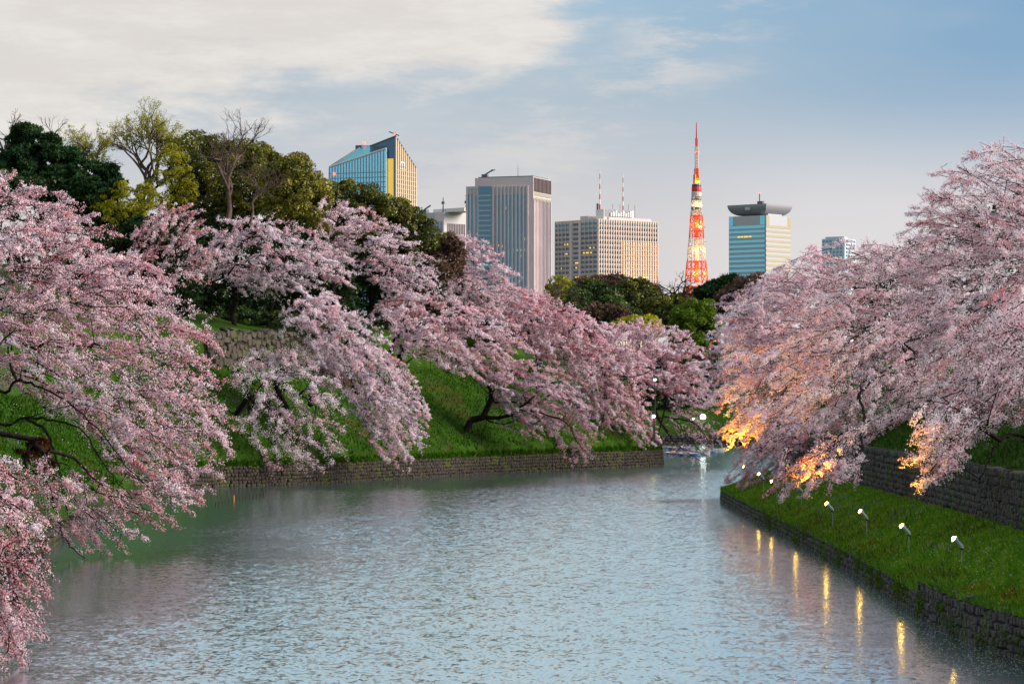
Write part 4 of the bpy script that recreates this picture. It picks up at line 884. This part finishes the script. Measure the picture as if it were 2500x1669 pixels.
leafy('evergreen_tree', 'rounded yellowish evergreen at the right shoulder of the hilltop', 'tree', (-33, 376, 20.5), [(660, 520), (650, 410), (700, 390), (740, 385), (760, 430), (800, 450), (800, 500), (790, 560), (660, 560)], 372, 5, 130, 1.15, 280, .17, M_leaf_dark, 73, tone=.2)
leafy('evergreen_tree', 'dark evergreen sloping down in front of the blue glass tower', 'tree', (-20, 392, 20.5), [(800, 520), (810, 450), (870, 445), (930, 475), (1000, 500), (1050, 540), (1080, 600), (1040, 640), (960, 640), (860, 620), (800, 580)], 388, 6, 190, 1.2, 280, .17, M_leaf_dark, 74, tone=-.08)
leafy('shrub', 'thin grey brown shrub beside the lavender cherry', 'shrub', (-12, 390, 20), [(1040, 600), (1090, 570), (1130, 600), (1120, 670), (1060, 690)], 388, 3, 24, 1.0, 200, .16, M_brown, 75, stretch=2.6)
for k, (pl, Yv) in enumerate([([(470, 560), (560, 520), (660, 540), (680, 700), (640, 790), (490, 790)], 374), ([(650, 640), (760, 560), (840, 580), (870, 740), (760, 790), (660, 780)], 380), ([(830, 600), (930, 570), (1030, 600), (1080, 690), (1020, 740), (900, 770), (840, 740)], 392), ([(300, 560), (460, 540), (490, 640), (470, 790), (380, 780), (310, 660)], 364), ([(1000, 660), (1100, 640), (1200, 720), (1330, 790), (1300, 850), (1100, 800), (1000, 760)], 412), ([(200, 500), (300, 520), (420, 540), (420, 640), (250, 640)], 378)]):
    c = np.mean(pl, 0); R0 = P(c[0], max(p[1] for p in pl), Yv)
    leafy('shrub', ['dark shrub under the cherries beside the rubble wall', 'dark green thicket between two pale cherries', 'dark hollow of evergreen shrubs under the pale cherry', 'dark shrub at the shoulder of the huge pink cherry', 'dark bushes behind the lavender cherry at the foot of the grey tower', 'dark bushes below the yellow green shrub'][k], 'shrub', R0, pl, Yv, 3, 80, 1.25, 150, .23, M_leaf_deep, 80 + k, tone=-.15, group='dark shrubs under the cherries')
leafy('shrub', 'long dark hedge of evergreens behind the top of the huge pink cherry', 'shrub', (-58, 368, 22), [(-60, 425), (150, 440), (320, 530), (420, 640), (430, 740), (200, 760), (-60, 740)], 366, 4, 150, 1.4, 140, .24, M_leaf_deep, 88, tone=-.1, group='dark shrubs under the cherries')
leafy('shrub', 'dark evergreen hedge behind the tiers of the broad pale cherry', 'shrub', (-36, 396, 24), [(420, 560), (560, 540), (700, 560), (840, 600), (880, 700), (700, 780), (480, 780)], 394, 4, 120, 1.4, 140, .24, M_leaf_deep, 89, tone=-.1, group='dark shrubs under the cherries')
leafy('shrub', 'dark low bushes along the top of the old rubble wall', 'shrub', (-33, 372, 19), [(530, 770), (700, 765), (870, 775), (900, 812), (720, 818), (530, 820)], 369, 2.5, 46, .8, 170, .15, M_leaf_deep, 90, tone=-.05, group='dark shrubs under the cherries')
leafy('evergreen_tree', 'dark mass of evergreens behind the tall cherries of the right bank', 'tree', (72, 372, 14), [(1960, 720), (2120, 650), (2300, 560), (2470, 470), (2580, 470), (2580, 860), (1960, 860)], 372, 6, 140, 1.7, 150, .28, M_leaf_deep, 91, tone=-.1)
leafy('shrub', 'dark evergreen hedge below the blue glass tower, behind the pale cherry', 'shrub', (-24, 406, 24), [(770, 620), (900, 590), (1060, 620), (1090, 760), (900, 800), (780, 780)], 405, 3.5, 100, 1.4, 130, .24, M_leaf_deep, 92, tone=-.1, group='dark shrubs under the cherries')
# ------------------------------------------------------------------ wood beyond the moat
far = [('evergreen_tree', 'dome shaped green evergreen below the beige office block', [(1365, 800), (1375, 730), (1410, 690), (1450, 682), (1500, 710), (1530, 750), (1590, 780), (1620, 800), (1500, 810)], 640, 8, 110, M_leaf_deep, .05),
       ('evergreen_tree', 'brownish dark evergreen between the dome tree and the red tower', [(1510, 740), (1520, 690), (1570, 688), (1610, 720), (1650, 735), (1660, 780), (1600, 790)], 660, 6, 70, M_leaf_dark, -.12),
       ('evergreen_tree', 'low dark evergreen with golden tops in front of the red tower', [(1580, 780), (1590, 735), (1640, 720), (1690, 760), (1680, 800), (1620, 815)], 650, 5, 50, M_leaf_dark, -.05),
       ('green_tree', 'round bright green tree between the two cherry banks', [(1640, 815), (1650, 760), (1690, 735), (1740, 745), (1755, 790), (1740, 830), (1690, 850)], 600, 6, 70, M_fresh, 0),
       ('conifer', 'dark feathery conifer right of the red tower', [(1700, 715), (1740, 690), (1790, 670), (1810, 690), (1780, 725), (1720, 730)], 655, 4, 40, M_pine, -.05),
       ('shrub', 'brown leafless thicket under the bowl-roofed tower', [(1740, 760), (1760, 710), (1850, 670), (1900, 690), (1880, 760), (1800, 780)], 640, 6, 60, M_brown, 0),
       ('shrub', 'brown bare thicket in front of the dome shaped evergreen', [(1370, 800), (1380, 765), (1450, 745), (1540, 765), (1560, 800), (1460, 830)], 620, 5, 60, M_brown, -.1),
       ('shrub', 'brown bare hedge along the foot of the beige office block', [(1400, 720), (1410, 680), (1500, 676), (1560, 690), (1620, 715), (1600, 740), (1480, 720)], 700, 5, 60, M_brown, 0),
       ('shrub', 'pale brown thicket under the red tower', [(1630, 740), (1680, 715), (1740, 715), (1800, 720), (1820, 770), (1700, 770), (1640, 760)], 690, 5, 50, M_brown, .1),
       ('shrub', 'yellow green thicket at the foot of the grey tower', [(1340, 700), (1360, 680), (1400, 690), (1410, 730), (1380, 760), (1350, 750)], 650, 4, 26, M_bud, -.3),
       ('shrub', 'bright yellow green shrub behind the rosy cherry', [(1490, 800), (1520, 775), (1600, 780), (1610, 815), (1550, 830)], 520, 4, 24, M_bud, .1),
       ('evergreen_tree', 'dark green tree behind the point cherry', [(1640, 830), (1700, 820), (1760, 840), (1760, 960), (1680, 1000), (1600, 1000), (1580, 900)], 610, 6, 70, M_leaf_deep, -.2),
       ('evergreen_tree', 'dark tree on the far shore behind the white lamp', [(1560, 900), (1640, 880), (1760, 900), (1780, 1000), (1740, 1045), (1600, 1045), (1540, 1000)], 606, 5, 60, M_leaf_deep, -.2)]
for k, (nm, lb, pl, Yv, D, nc, m, tn) in enumerate(far):
    c = np.mean(pl, 0); R0 = P(c[0], max(p[1] for p in pl) + 60, Yv); br = m is M_brown
    leafy(nm, lb, 'shrub' if nm == 'shrub' else 'tree', R0, pl, Yv, D, nc, 1.5, 170, .30 if not br else .26, m, 100 + k, stretch=2.4 if (br or m is M_pine) else 1.0, tone=tn, bark=M_bark, flat=.5 if m is M_pine else .75, group='trees beyond the moat')
bare('bare_tree', 'bare tree with fine branches in front of the red tower', 'tree', P(1668, 770, 660), 10.6, (-.08, 0), 13, 121, M_bark, 7, .5, .5, up=.14, ratio=.78, first=.2)
bare('bare_tree', 'bare tree with thin twigs at the foot of the grey tower', 'tree', P(1330, 790, 470), 8.2, (.25, 0), 8, 122, M_barkpale, 7, .5, .2, up=.15, ratio=.8, first=.22)
bare('bare_tree', 'bare twigs between conifer and bowl-roofed tower', 'tree', P(1760, 740, 720), 8, (.1, 0), 9, 123, M_barkpale, 7, .55, .3, up=.2, ratio=.8, first=.2)

# ------------------------------------------------------------------ grass and weeds
r = np.random.default_rng(9)
def blades(name, X, Y, Z, h, w, m, tint, label=None):
    n = len(X); b = np.stack([X, Y, Z], 1); a = r.uniform(0, 2 * np.pi, n); d = np.stack([np.cos(a), np.sin(a), 0 * a], 1); hh = h * r.uniform(.5, 1.4, n)
    tipv = b + np.stack([r.normal(size=n) * .45 * hh, r.normal(size=n) * .45 * hh, hh], 1); w_ = w * r.uniform(.6, 1.4, n)[:, None]
    V = np.stack([b - d * w_, b + d * w_, tipv], 1).reshape(-1, 3)
    o = mesh_np(name, V, np.arange(3 * n).reshape(-1, 3), m, None, np.repeat(np.clip(tint, 0, 1), 3)); o['kind'] = 'stuff'; return o
nG = 60000
Yg = 112 + 180 * r.uniform(size=nG) ** 1.4; dg = r.uniform(.3, 7.3, nG); ex = np.interp(Yg, re_[:, 1][:150], re_[:, 0][:150])
clump = .5 + .5 * np.sin(Yg * 1.1 + 3 * np.sin(dg * .9)) * np.sin(dg * 1.7 + Yg * .23)
Zg = h_right(dg, Yg) - .03
blades('grass', ex + dg, Yg, Zg, .20 + .16 * clump, .055, M_blade_lifted, .42 + .38 * clump + r.normal(size=nG) * .17)
n2_ = 9000; Yg = 112 + 150 * r.uniform(size=n2_); dg = 8.4 + r.uniform(0, 6, n2_); ex = np.interp(Yg, re_[:, 1][:150], re_[:, 0][:150])
blades('grass', ex + dg, Yg, h_right(dg) - .05, .3, .06, M_blade, .45 + r.normal(size=n2_) * .15)
def patch(name, m, n, spots, h, w):
    X = []; Y = []; Z = []
    for yy, dd, sg in spots:
        y = yy + r.normal(size=n) * sg * 1.8; d = np.clip(dd + r.normal(size=n) * sg * .6, .4, 7.2); X.append(np.interp(y, re_[:, 1][:150], re_[:, 0][:150]) + d); Y.append(y); Z.append(h_right(d, y) + .0)
    X, Y, Z = map(np.concatenate, (X, Y, Z)); blades(name, X, Y, Z, h, w, m, r.uniform(0, 1, len(X)))
patch('flowers', M_purple, 90, [(205, 4.5, 1.2), (212, 3.4, 1.2), (190, 5.5, 1), (240, 3, 1.5), (222, 5, 1), (160, 4, 1)], .22, .05)
patch('weeds', M_rust, 130, [(204, 1.0, 1.0), (222, 1.2, 1.2), (176, 1.2, .8), (130, 1.0, .8), (124, 1.4, 1)], .3, .05)
patch('weeds', M_fresh, 420, [(195, 1.2, 1.6), (185, 1.0, 1.2), (210, 1.4, 1.4), (168, .8, 1.2), (150, .8, 1.2), (230, 1.0, 1.5), (140, 1.2, 1.0), (250, 2, 2), (190, 4, 2), (165, 5.5, 2)], .36, .08)
sel = np.argwhere((GD > 1.8) & (GD < 17) & (GX > -52) & (GY > 225)); k = sel[r.integers(len(sel), size=46000)]
Xg = GX[k[:, 0], k[:, 1]] + r.uniform(-.6, .6, len(k)); Yg = GY[k[:, 0], k[:, 1]] + r.uniform(-.6, .6, len(k)); Dg = dist_edge(Xg, Yg, L_EDGE)
blades('grass', Xg, Yg, h_left(Xg, Yg, Dg) - .08, .38, .09, M_blade, .45 + .12 * np.sin(Xg * .4) + r.normal(size=len(k)) * .15)
# grass hanging over the wall tops
n_ = 5000; yy = 113 + 178 * r.uniform(size=n_) ** 1.2; dd = r.uniform(-.05, .9, n_); blades('grass', np.interp(yy, re_[:, 1][:150], re_[:, 0][:150]) + dd, yy, h_right(np.maximum(dd, .4), yy) - .03, .30, .055, M_blade_lifted, .5 + r.normal(size=n_) * .2)
wv_ = resample(L_EDGE[(L_EDGE[:, 1] > 318) & (L_EDGE[:, 1] < 424)], .2); k = r.integers(len(wv_), size=3500); nn_ = normals2(wv_)[k] * r.uniform(.1, 1.6, (3500, 1)); p_ = wv_[k] + nn_
blades('grass', p_[:, 0], p_[:, 1], np.full(3500, 2.42) + .3 * np.linalg.norm(nn_, axis=1), .5, .10, M_blade, .55 + r.normal(size=3500) * .2)
# small flowers on the far slope and petals fallen on both banks
k = sel[r.integers(len(sel), size=14)]; X0 = np.repeat(GX[k[:, 0], k[:, 1]], 60) + r.normal(size=840) * 2.2; Y0_ = np.repeat(GY[k[:, 0], k[:, 1]], 60) + r.normal(size=840) * 2.2
D0 = dist_edge(X0, Y0_, L_EDGE); ok = inside(X0, Y0_, LAND_L) & (D0 > 2); blades('flowers', X0[ok], Y0_[ok], h_left(X0[ok], Y0_[ok], D0[ok]) + .1, .22, .07, M_purple, r.uniform(0, 1, ok.sum()))
k = sel[r.integers(len(sel), size=900)]; X0 = GX[k[:, 0], k[:, 1]] + r.uniform(-.6, .6, 900); Y0_ = GY[k[:, 0], k[:, 1]] + r.uniform(-.6, .6, 900); Z0 = h_left(X0, Y0_, dist_edge(X0, Y0_, L_EDGE)) + .26
y1 = 112 + 170 * r.uniform(size=2600) ** 1.3; d1_ = r.uniform(.4, 7.2, 2600); x1 = np.interp(y1, re_[:, 1][:150], re_[:, 0][:150]) + d1_
V, Fc = tris(np.vstack([np.stack([X0, Y0_, Z0], 1), np.stack([x1, y1, h_right(d1_, y1) + .22], 1)]), np.r_[np.full(900, .055), np.full(2600, .03)], r)
mesh_np('petals', V, Fc, M_petal, None, np.full(len(V), .8))['kind'] = 'stuff'
# ivy and ferns in the joints of the near wall
cy = r.uniform(114, 240, 60); cz = r.uniform(.3, 1.2, 60); V = []
for y0, z0 in zip(cy, cz):
    n = int(r.integers(25, 90)); y = y0 + r.normal(size=n) * .7; z = np.clip(z0 + r.normal(size=n) * .25, .1, 1.75); V.append(np.stack([np.interp(y, re_[:, 1][:150], re_[:, 0][:150]) - .12 + .1 * z + r.normal(size=n) * .05, y, z], 1))
V = np.vstack(V); Vt, Fc = tris(V, .07, r); mesh_np('ivy', Vt, Fc, M_fresh, None, np.repeat(np.clip(r.normal(.3, .2, len(V)), 0, 1), 3))['kind'] = 'stuff'
# petals drifting on the water
nP = 5000; yp = 112 + 120 * r.uniform(size=nP) ** 1.3; off = np.abs(r.normal(size=nP)) * 5 + .1; ex = np.interp(yp, re_[:, 1][:150], re_[:, 0][:150])
V, Fc = tris(np.stack([ex - off, yp, np.full(nP, .012)], 1), .045, r, nrm=np.tile([0, 0, 1.], (nP, 1)), jit=.01)
mesh_np('petals', V, Fc, M_petal, None, np.full(3 * nP, .9))['kind'] = 'stuff'
# ------------------------------------------------------------------ floodlights on the right bank
M_pole = mat('galvanised_pole', (.34, .38, .42), .5, .4); M_house = mat('pale_blue_housing', (.62, .70, .76), .45); M_black = mat('black_joint', (.02, .02, .022), .6)
M_lens = mat('floodlight_lens', (1, .9, .7), .4, emit=(1.0, .50, .07), es=60)
def make_floodlight():
    e = empty('floodlight', (0, 0, 0))
    MB().tube((0, 0, -.25), (-.03, 0, .92), .022, .022, 8).build('pole', M_pole, e)
    MB().box(-.10, .03, -.06, .06, .90, 1.0).build('joint', M_black, e)
    # goose-neck housing: swept, widening towards the lamp head
    path = [(.03, .98, .075, .07), (-.02, 1.10, .085, .08), (-.12, 1.20, .085, .075), (-.22, 1.28, .095, .085), (-.30, 1.36, .13, .12)]; V = []; Fq = []
    for j, (x, z, wy, wt) in enumerate(path):
        a = math.atan2(path[min(j + 1, 4)][1] - path[max(j - 1, 0)][1], path[min(j + 1, 4)][0] - path[max(j - 1, 0)][0]); nx, nz = -math.sin(a), math.cos(a)
        for k in range(8):
            t_ = 2 * math.pi * k / 8; V.append((x + nx * wt * math.sin(t_), wy * math.cos(t_), z + nz * wt * math.sin(t_)))
    for j in range(4):
        for k in range(8): Fq.append((8 * j + k, 8 * j + (k + 1) % 8, 8 * j + 8 + (k + 1) % 8, 8 * j + 8 + k))
    Fq += [tuple(range(8)), tuple(range(39, 31, -1))]; MB().poly(V, Fq).build('housing', M_house, e)
    hd = MB(); hd.lathe([(.12, 0), (.17, .10), (.19, .17), (.175, .185)], 12).build('reflector', M_house, e)
    h = e.children[-1]; h.location = (-.28, 0, 1.33); h.rotation_euler = (0, math.radians(-52), 0)
    l = MB().lathe([(.105, 0), (.105, .03), (.08, .06), (.04, .08)], 12).build('lens', M_lens, e); l.location = Vector((-.28, 0, 1.33)) + Matrix.Rotation(math.radians(-52), 3, 'Y') @ Vector((0, 0, .19)); l.rotation_euler = h.rotation_euler
    ld = bpy.data.lights.new('floodlight_beam', 'SPOT'); ld.energy = 5000; ld.color = (1.0, .47, .01); ld.spot_size = math.radians(120); ld.spot_blend = .8; ld.shadow_soft_size = .12
    lo = bpy.data.objects.new('floodlight_beam', ld); COL.objects.link(lo); lo.parent = e; lo.location = (-.50, 0, 1.56); lo.rotation_euler = (0, math.radians(180 - 14), 0)
    return e
fl0 = make_floodlight()
spots = [(23.6, 146, 2.1, 'floodlight nearest the stepped end of the low stone wall, largest of the row'), (23.2, 162.6, 1.95, 'floodlight second from the largest one, on open grass'), (23.2, 182, 1.95, 'floodlight in the middle of the grass left of the dark retaining wall foot'), (22.8, 198, 1.8, 'floodlight beside the reddish weeds on the bank'), (23.6, 227, 2.1, 'floodlight just left of the bright yellow hanging spray'), (23.1, 243, 1.9, 'floodlight half hidden by a yellow lit twig'), (23.5, 260, 2.0, 'small floodlight behind the low sweeping spray'), (23.8, 281, 2.1, 'smallest floodlight near the corner of the moat wall')]
for i, (x, y, z, lb) in enumerate(spots):
    o = fl0
    if i:
        o = fl0.copy(); COL.objects.link(o)
        for ch in fl0.children: c = ch.copy(); COL.objects.link(c); c.parent = o
    if i == 5: strong = [c for c in fl0.children if c.type == 'LIGHT'][0].data.copy(); strong.energy = 7500; strong.color = (1.0, .42, .005)
    if i >= 5: [setattr(c, 'data', strong) for c in o.children if c.type == 'LIGHT']
    o.location = (x, y, z); o.scale = (1.1,) * 3; o.rotation_euler = (0, 0, math.radians([14, 9, 12, 16, 12, 15, 12, 16][i]))
    tag(o, lb, 'floodlight', 'floodlights along the right bank')
# ------------------------------------------------------------------ lamps on the far shore
def street_lamp(px, py, Y, label, col, es, rad, gz, pw=0):
    p = P(px, py, Y); e = empty('street_lamp', (p[0], p[1], gz), 0, label, 'street lamp', 'lamps on the far shore'); h = p[2] - gz
    MB().lathe([(.16, 0), (.09, .4), (.06, h - rad)], 8).build('post', M_black, e); MB().lathe([(rad * .6, h - rad * 1.1), (rad * .7, h - rad * .8)], 10).build('collar', M_black, e)
    MB().ball((0, 0, h), rad, 12, 8).build('globe', mat('lamp_globe', (1, 1, 1), .4, emit=col, es=es), e)
    if pw:
        ld = bpy.data.lights.new('lamp_light', 'POINT'); ld.energy = pw; ld.color = col; ld.shadow_soft_size = rad
        lo = bpy.data.objects.new('lamp_light', ld); COL.objects.link(lo); lo.parent = e; lo.location = (0, 0, h)
street_lamp(1716, 1017, 596, 'brightest white lamp glaring between the two cherry banks', (1, .97, .88), 12, .6, 2.5, 500)
street_lamp(1596, 1016, 409, 'warm orange lamp beside the black branches at the point', (1, .60, .22), 10, .24, 4, 200)
street_lamp(1599, 927, 409, 'small greenish lamp among the point cherry boughs', (.5, 1, .75), 10, .17, 4)
street_lamp(1693, 1022, 597, 'tiny pale lamp just left of the brightest white lamp', (1, .95, .9), 10, .2, 2.5)
# ------------------------------------------------------------------ rowing boats
M_bl = mat('boat_blue', (.03, .16, .42), .35); M_bw = mat('boat_white', (.75, .78, .80), .4); M_by = mat('boat_yellow', (.72, .38, .02), .4); M_seat = mat('boat_seat', (.35, .25, .14), .7)
def make_boat():
    e = empty('rowing_boat', (0, 0, 0)); st = [(-1.75, .42, .40), (-1.2, .60, .36), (0, .68, .33), (1.0, .56, .37), (1.6, .28, .44), (1.95, .03, .52)]; V = []; Fq = []
    for x, w, z in st: V += [(x, -w, z), (x * .96, -w * .62, -.10), (x * .96, w * .62, -.10), (x, w, z), (x * .94, w * .86, z - .02), (x * .9, w * .5, .06), (x * .9, -w * .5, .06), (x * .94, -w * .86, z - .02)]
    for j in range(5):
        for k in range(8): Fq.append((8 * j + k, 8 * j + (k + 1) % 8, 8 * j + 8 + (k + 1) % 8, 8 * j + 8 + k))
    Fq += [tuple(range(7, -1, -1)), tuple(range(40, 48))]; MB().poly(V, Fq).build('hull', M_bl, e)
    for s_ in (-1, 1):
        c = MB()
        for (x, w, z), (x2, w2, z2_) in zip(st[:-1], st[1:]): c.tube((x, s_ * w, z + .02), (x2, s_ * w2, z2_ + .02), .045, n=5)
        c.build('gunwale', M_bw, e)
        MB().tube((.1, s_ * .66, .42), (-1.2, s_ * 1.0, .30), .025, n=5).box(-1.5, -1.15, s_ * 1.03 - .06, s_ * 1.03 + .06, .28, .30).build('oar', M_seat, e)
    for x in (-1.0, -.1, .8): MB().box(x - .13, x + .13, -.5, .5, .22, .26).build('seat', M_seat, e)
    return e
bt0 = make_boat()
bts = [(1620, 1111, 490, 8, M_by, 'yellow rowing boat half hidden by the tip of the far wall'), (1650, 1113, 486, 12, M_bl, 'blue rowing boat next to the yellow one'), (1681, 1115, 480, 6, M_bl, 'blue rowing boat under the black hanging branches'), (1703, 1114, 486, -10, M_bw, 'white rowing boat behind the branch tips'), (1658, 1103, 530, 5, M_bl, 'blue rowing boat moored in the back row'), (1722, 1110, 500, 14, M_bl, 'blue rowing boat right of the white one'), (1740, 1107, 515, 4, M_bw, 'pale rowing boat farthest right by the orange blossom'), (1640, 1102, 536, -8, M_bw, 'white rowing boat in the back row behind the blue ones')]
for i, (px, py, Y, rz, m, lb) in enumerate(bts):
    o = bt0
    if i:
        o = bt0.copy(); COL.objects.link(o)
        for ch in bt0.children:
            c = ch.copy(); COL.objects.link(c); c.parent = o
            if ch.name.startswith('hull') and m is not M_bl: c.data = ch.data.copy(); c.data.materials[0] = m
    o.location = ((px - CX) / F * Y, CZ * F / (py - HY) if False else Y, .05); o.rotation_euler = (0, 0, math.radians(rz)); o.scale = (1.15,) * 3
    tag(o, lb, 'boat', 'rowing boats moored beyond the point')
for ch in bt0.children:
    if ch.name.startswith('hull'): ch.data = ch.data.copy(); ch.data.materials[0] = M_by
# yellow pedal boat roof seen over the point
e = empty('pedal_boat', tuple(P(1596, 1092, 478) * [1, 1, 0]), math.radians(20), 'yellow roofed pedal boat peeping over the grass of the point', 'boat')
MB().poly([(-1.3, -.75, 0), (1.3, -.75, 0), (1.5, 0, .05), (1.3, .75, 0), (-1.3, .75, 0), (-1.2, -.7, .5), (1.1, -.7, .5), (1.4, 0, .5), (1.1, .7, .5), (-1.2, .7, .5)], [(4, 3, 2, 1, 0), (5, 6, 7, 8, 9), (0, 1, 6, 5), (1, 2, 7, 6), (2, 3, 8, 7), (3, 4, 9, 8), (4, 0, 5, 9)]).build('hull', M_bw, e)
for x in (-.9, .8):
    for y in (-.6, .6): MB().tube((x, y, .5), (x, y, 1.75), .03).build('post', M_bw, e)
MB().poly([(-1.1, -.8, 1.75), (1.0, -.8, 1.75), (1.0, .8, 1.75), (-1.1, .8, 1.75), (-.8, -.5, 2.0), (.7, -.5, 2.0), (.7, .5, 2.0), (-.8, .5, 2.0)], [(3, 2, 1, 0), (4, 5, 6, 7), (0, 1, 5, 4), (1, 2, 6, 5), (2, 3, 7, 6), (3, 0, 4, 7)]).build('roof', mat('boat_roof_yellow', (.85, .55, .03), .4), e)
# ------------------------------------------------------------------ mooring stakes in the water
M_stake = mat('wet_wood', (.03, .025, .02), .8)
sk_me = MB().tube((0, 0, -.6), (.02, 0, .42), .07, .06, 6).mesh('stake', M_stake)
for i in range(15):
    p = P(526 + 8.4 * i, 1233 - 2.0 * i, 300); o = link('mooring_stake', sk_me); o.location = (p[0], CZ * F / (1235 - 1.8 * i - HY), 0); o.location.x = (526 + 8.4 * i - CX) / F * o.location.y; o.rotation_euler = (.05 * math.sin(i), .08 * math.cos(2 * i), i)
    tag(o, 'dark wooden stake, %s, standing in the water by the left cherry' % ('first first second third fourth fifth sixth seventh eighth ninth tenth eleventh twelfth thirteenth fourteenth fifteenth'.split()[i + 1] + ' from the left'), 'stake', 'row of stakes in the water')
o = MB().tube((0, 0, -.6), (0, 0, .55), .09, .08, 8).build('marker_post', mat('orange_marker', (.65, .22, .03), .5)); Yv = CZ * F / (1221 - HY); o.location = ((571 - CX) / F * Yv, Yv, 0); tag(o, 'orange marker post in front of the row of dark stakes', 'post')
# ------------------------------------------------------------------ brown dead bush and near leaf
leafy('shrub', 'rusty brown dead bush on the grass under the huge cherry', 'shrub', P(90, 1190, 245), [(40, 1100), (110, 1070), (125, 1120), (110, 1190), (60, 1200), (20, 1160)], 240, 2, 26, .6, 200, .11, M_dead, 140, stretch=2.0)
lf = []
for j in range(9):
    t_ = j / 8; w = .0072 * math.sin(math.pi * min(1, t_ * .92 + .08)) ** .8
    x = -.845 + .056 * t_; z = .198 - .026 * t_ - .010 * t_ * t_; lf += [(x, 4.5 - .02 * t_, z + w), (x, 4.485, z), (x, 4.5, z - w)]
e = empty('leaf_sprig', (-.88, 4.5, CZ + .22), 0, 'blurred dark green leaf poking in from the left edge close to the lens', 'leaf')
MB().poly([(x + .88, y - 4.5, z - .22) for x, y, z in lf], [(3 * j + a, 3 * j + 3 + a, 3 * j + 4 + a, 3 * j + 1 + a) for j in range(8) for a in (0, 1)]).build('leaf_blade', mat('near_leaf', (.012, .035, .006), .5), e)
MB().tube((.037, 0, -.022), (-.05, .01, .02), .0015, n=6).build('stalk', M_bark, e)
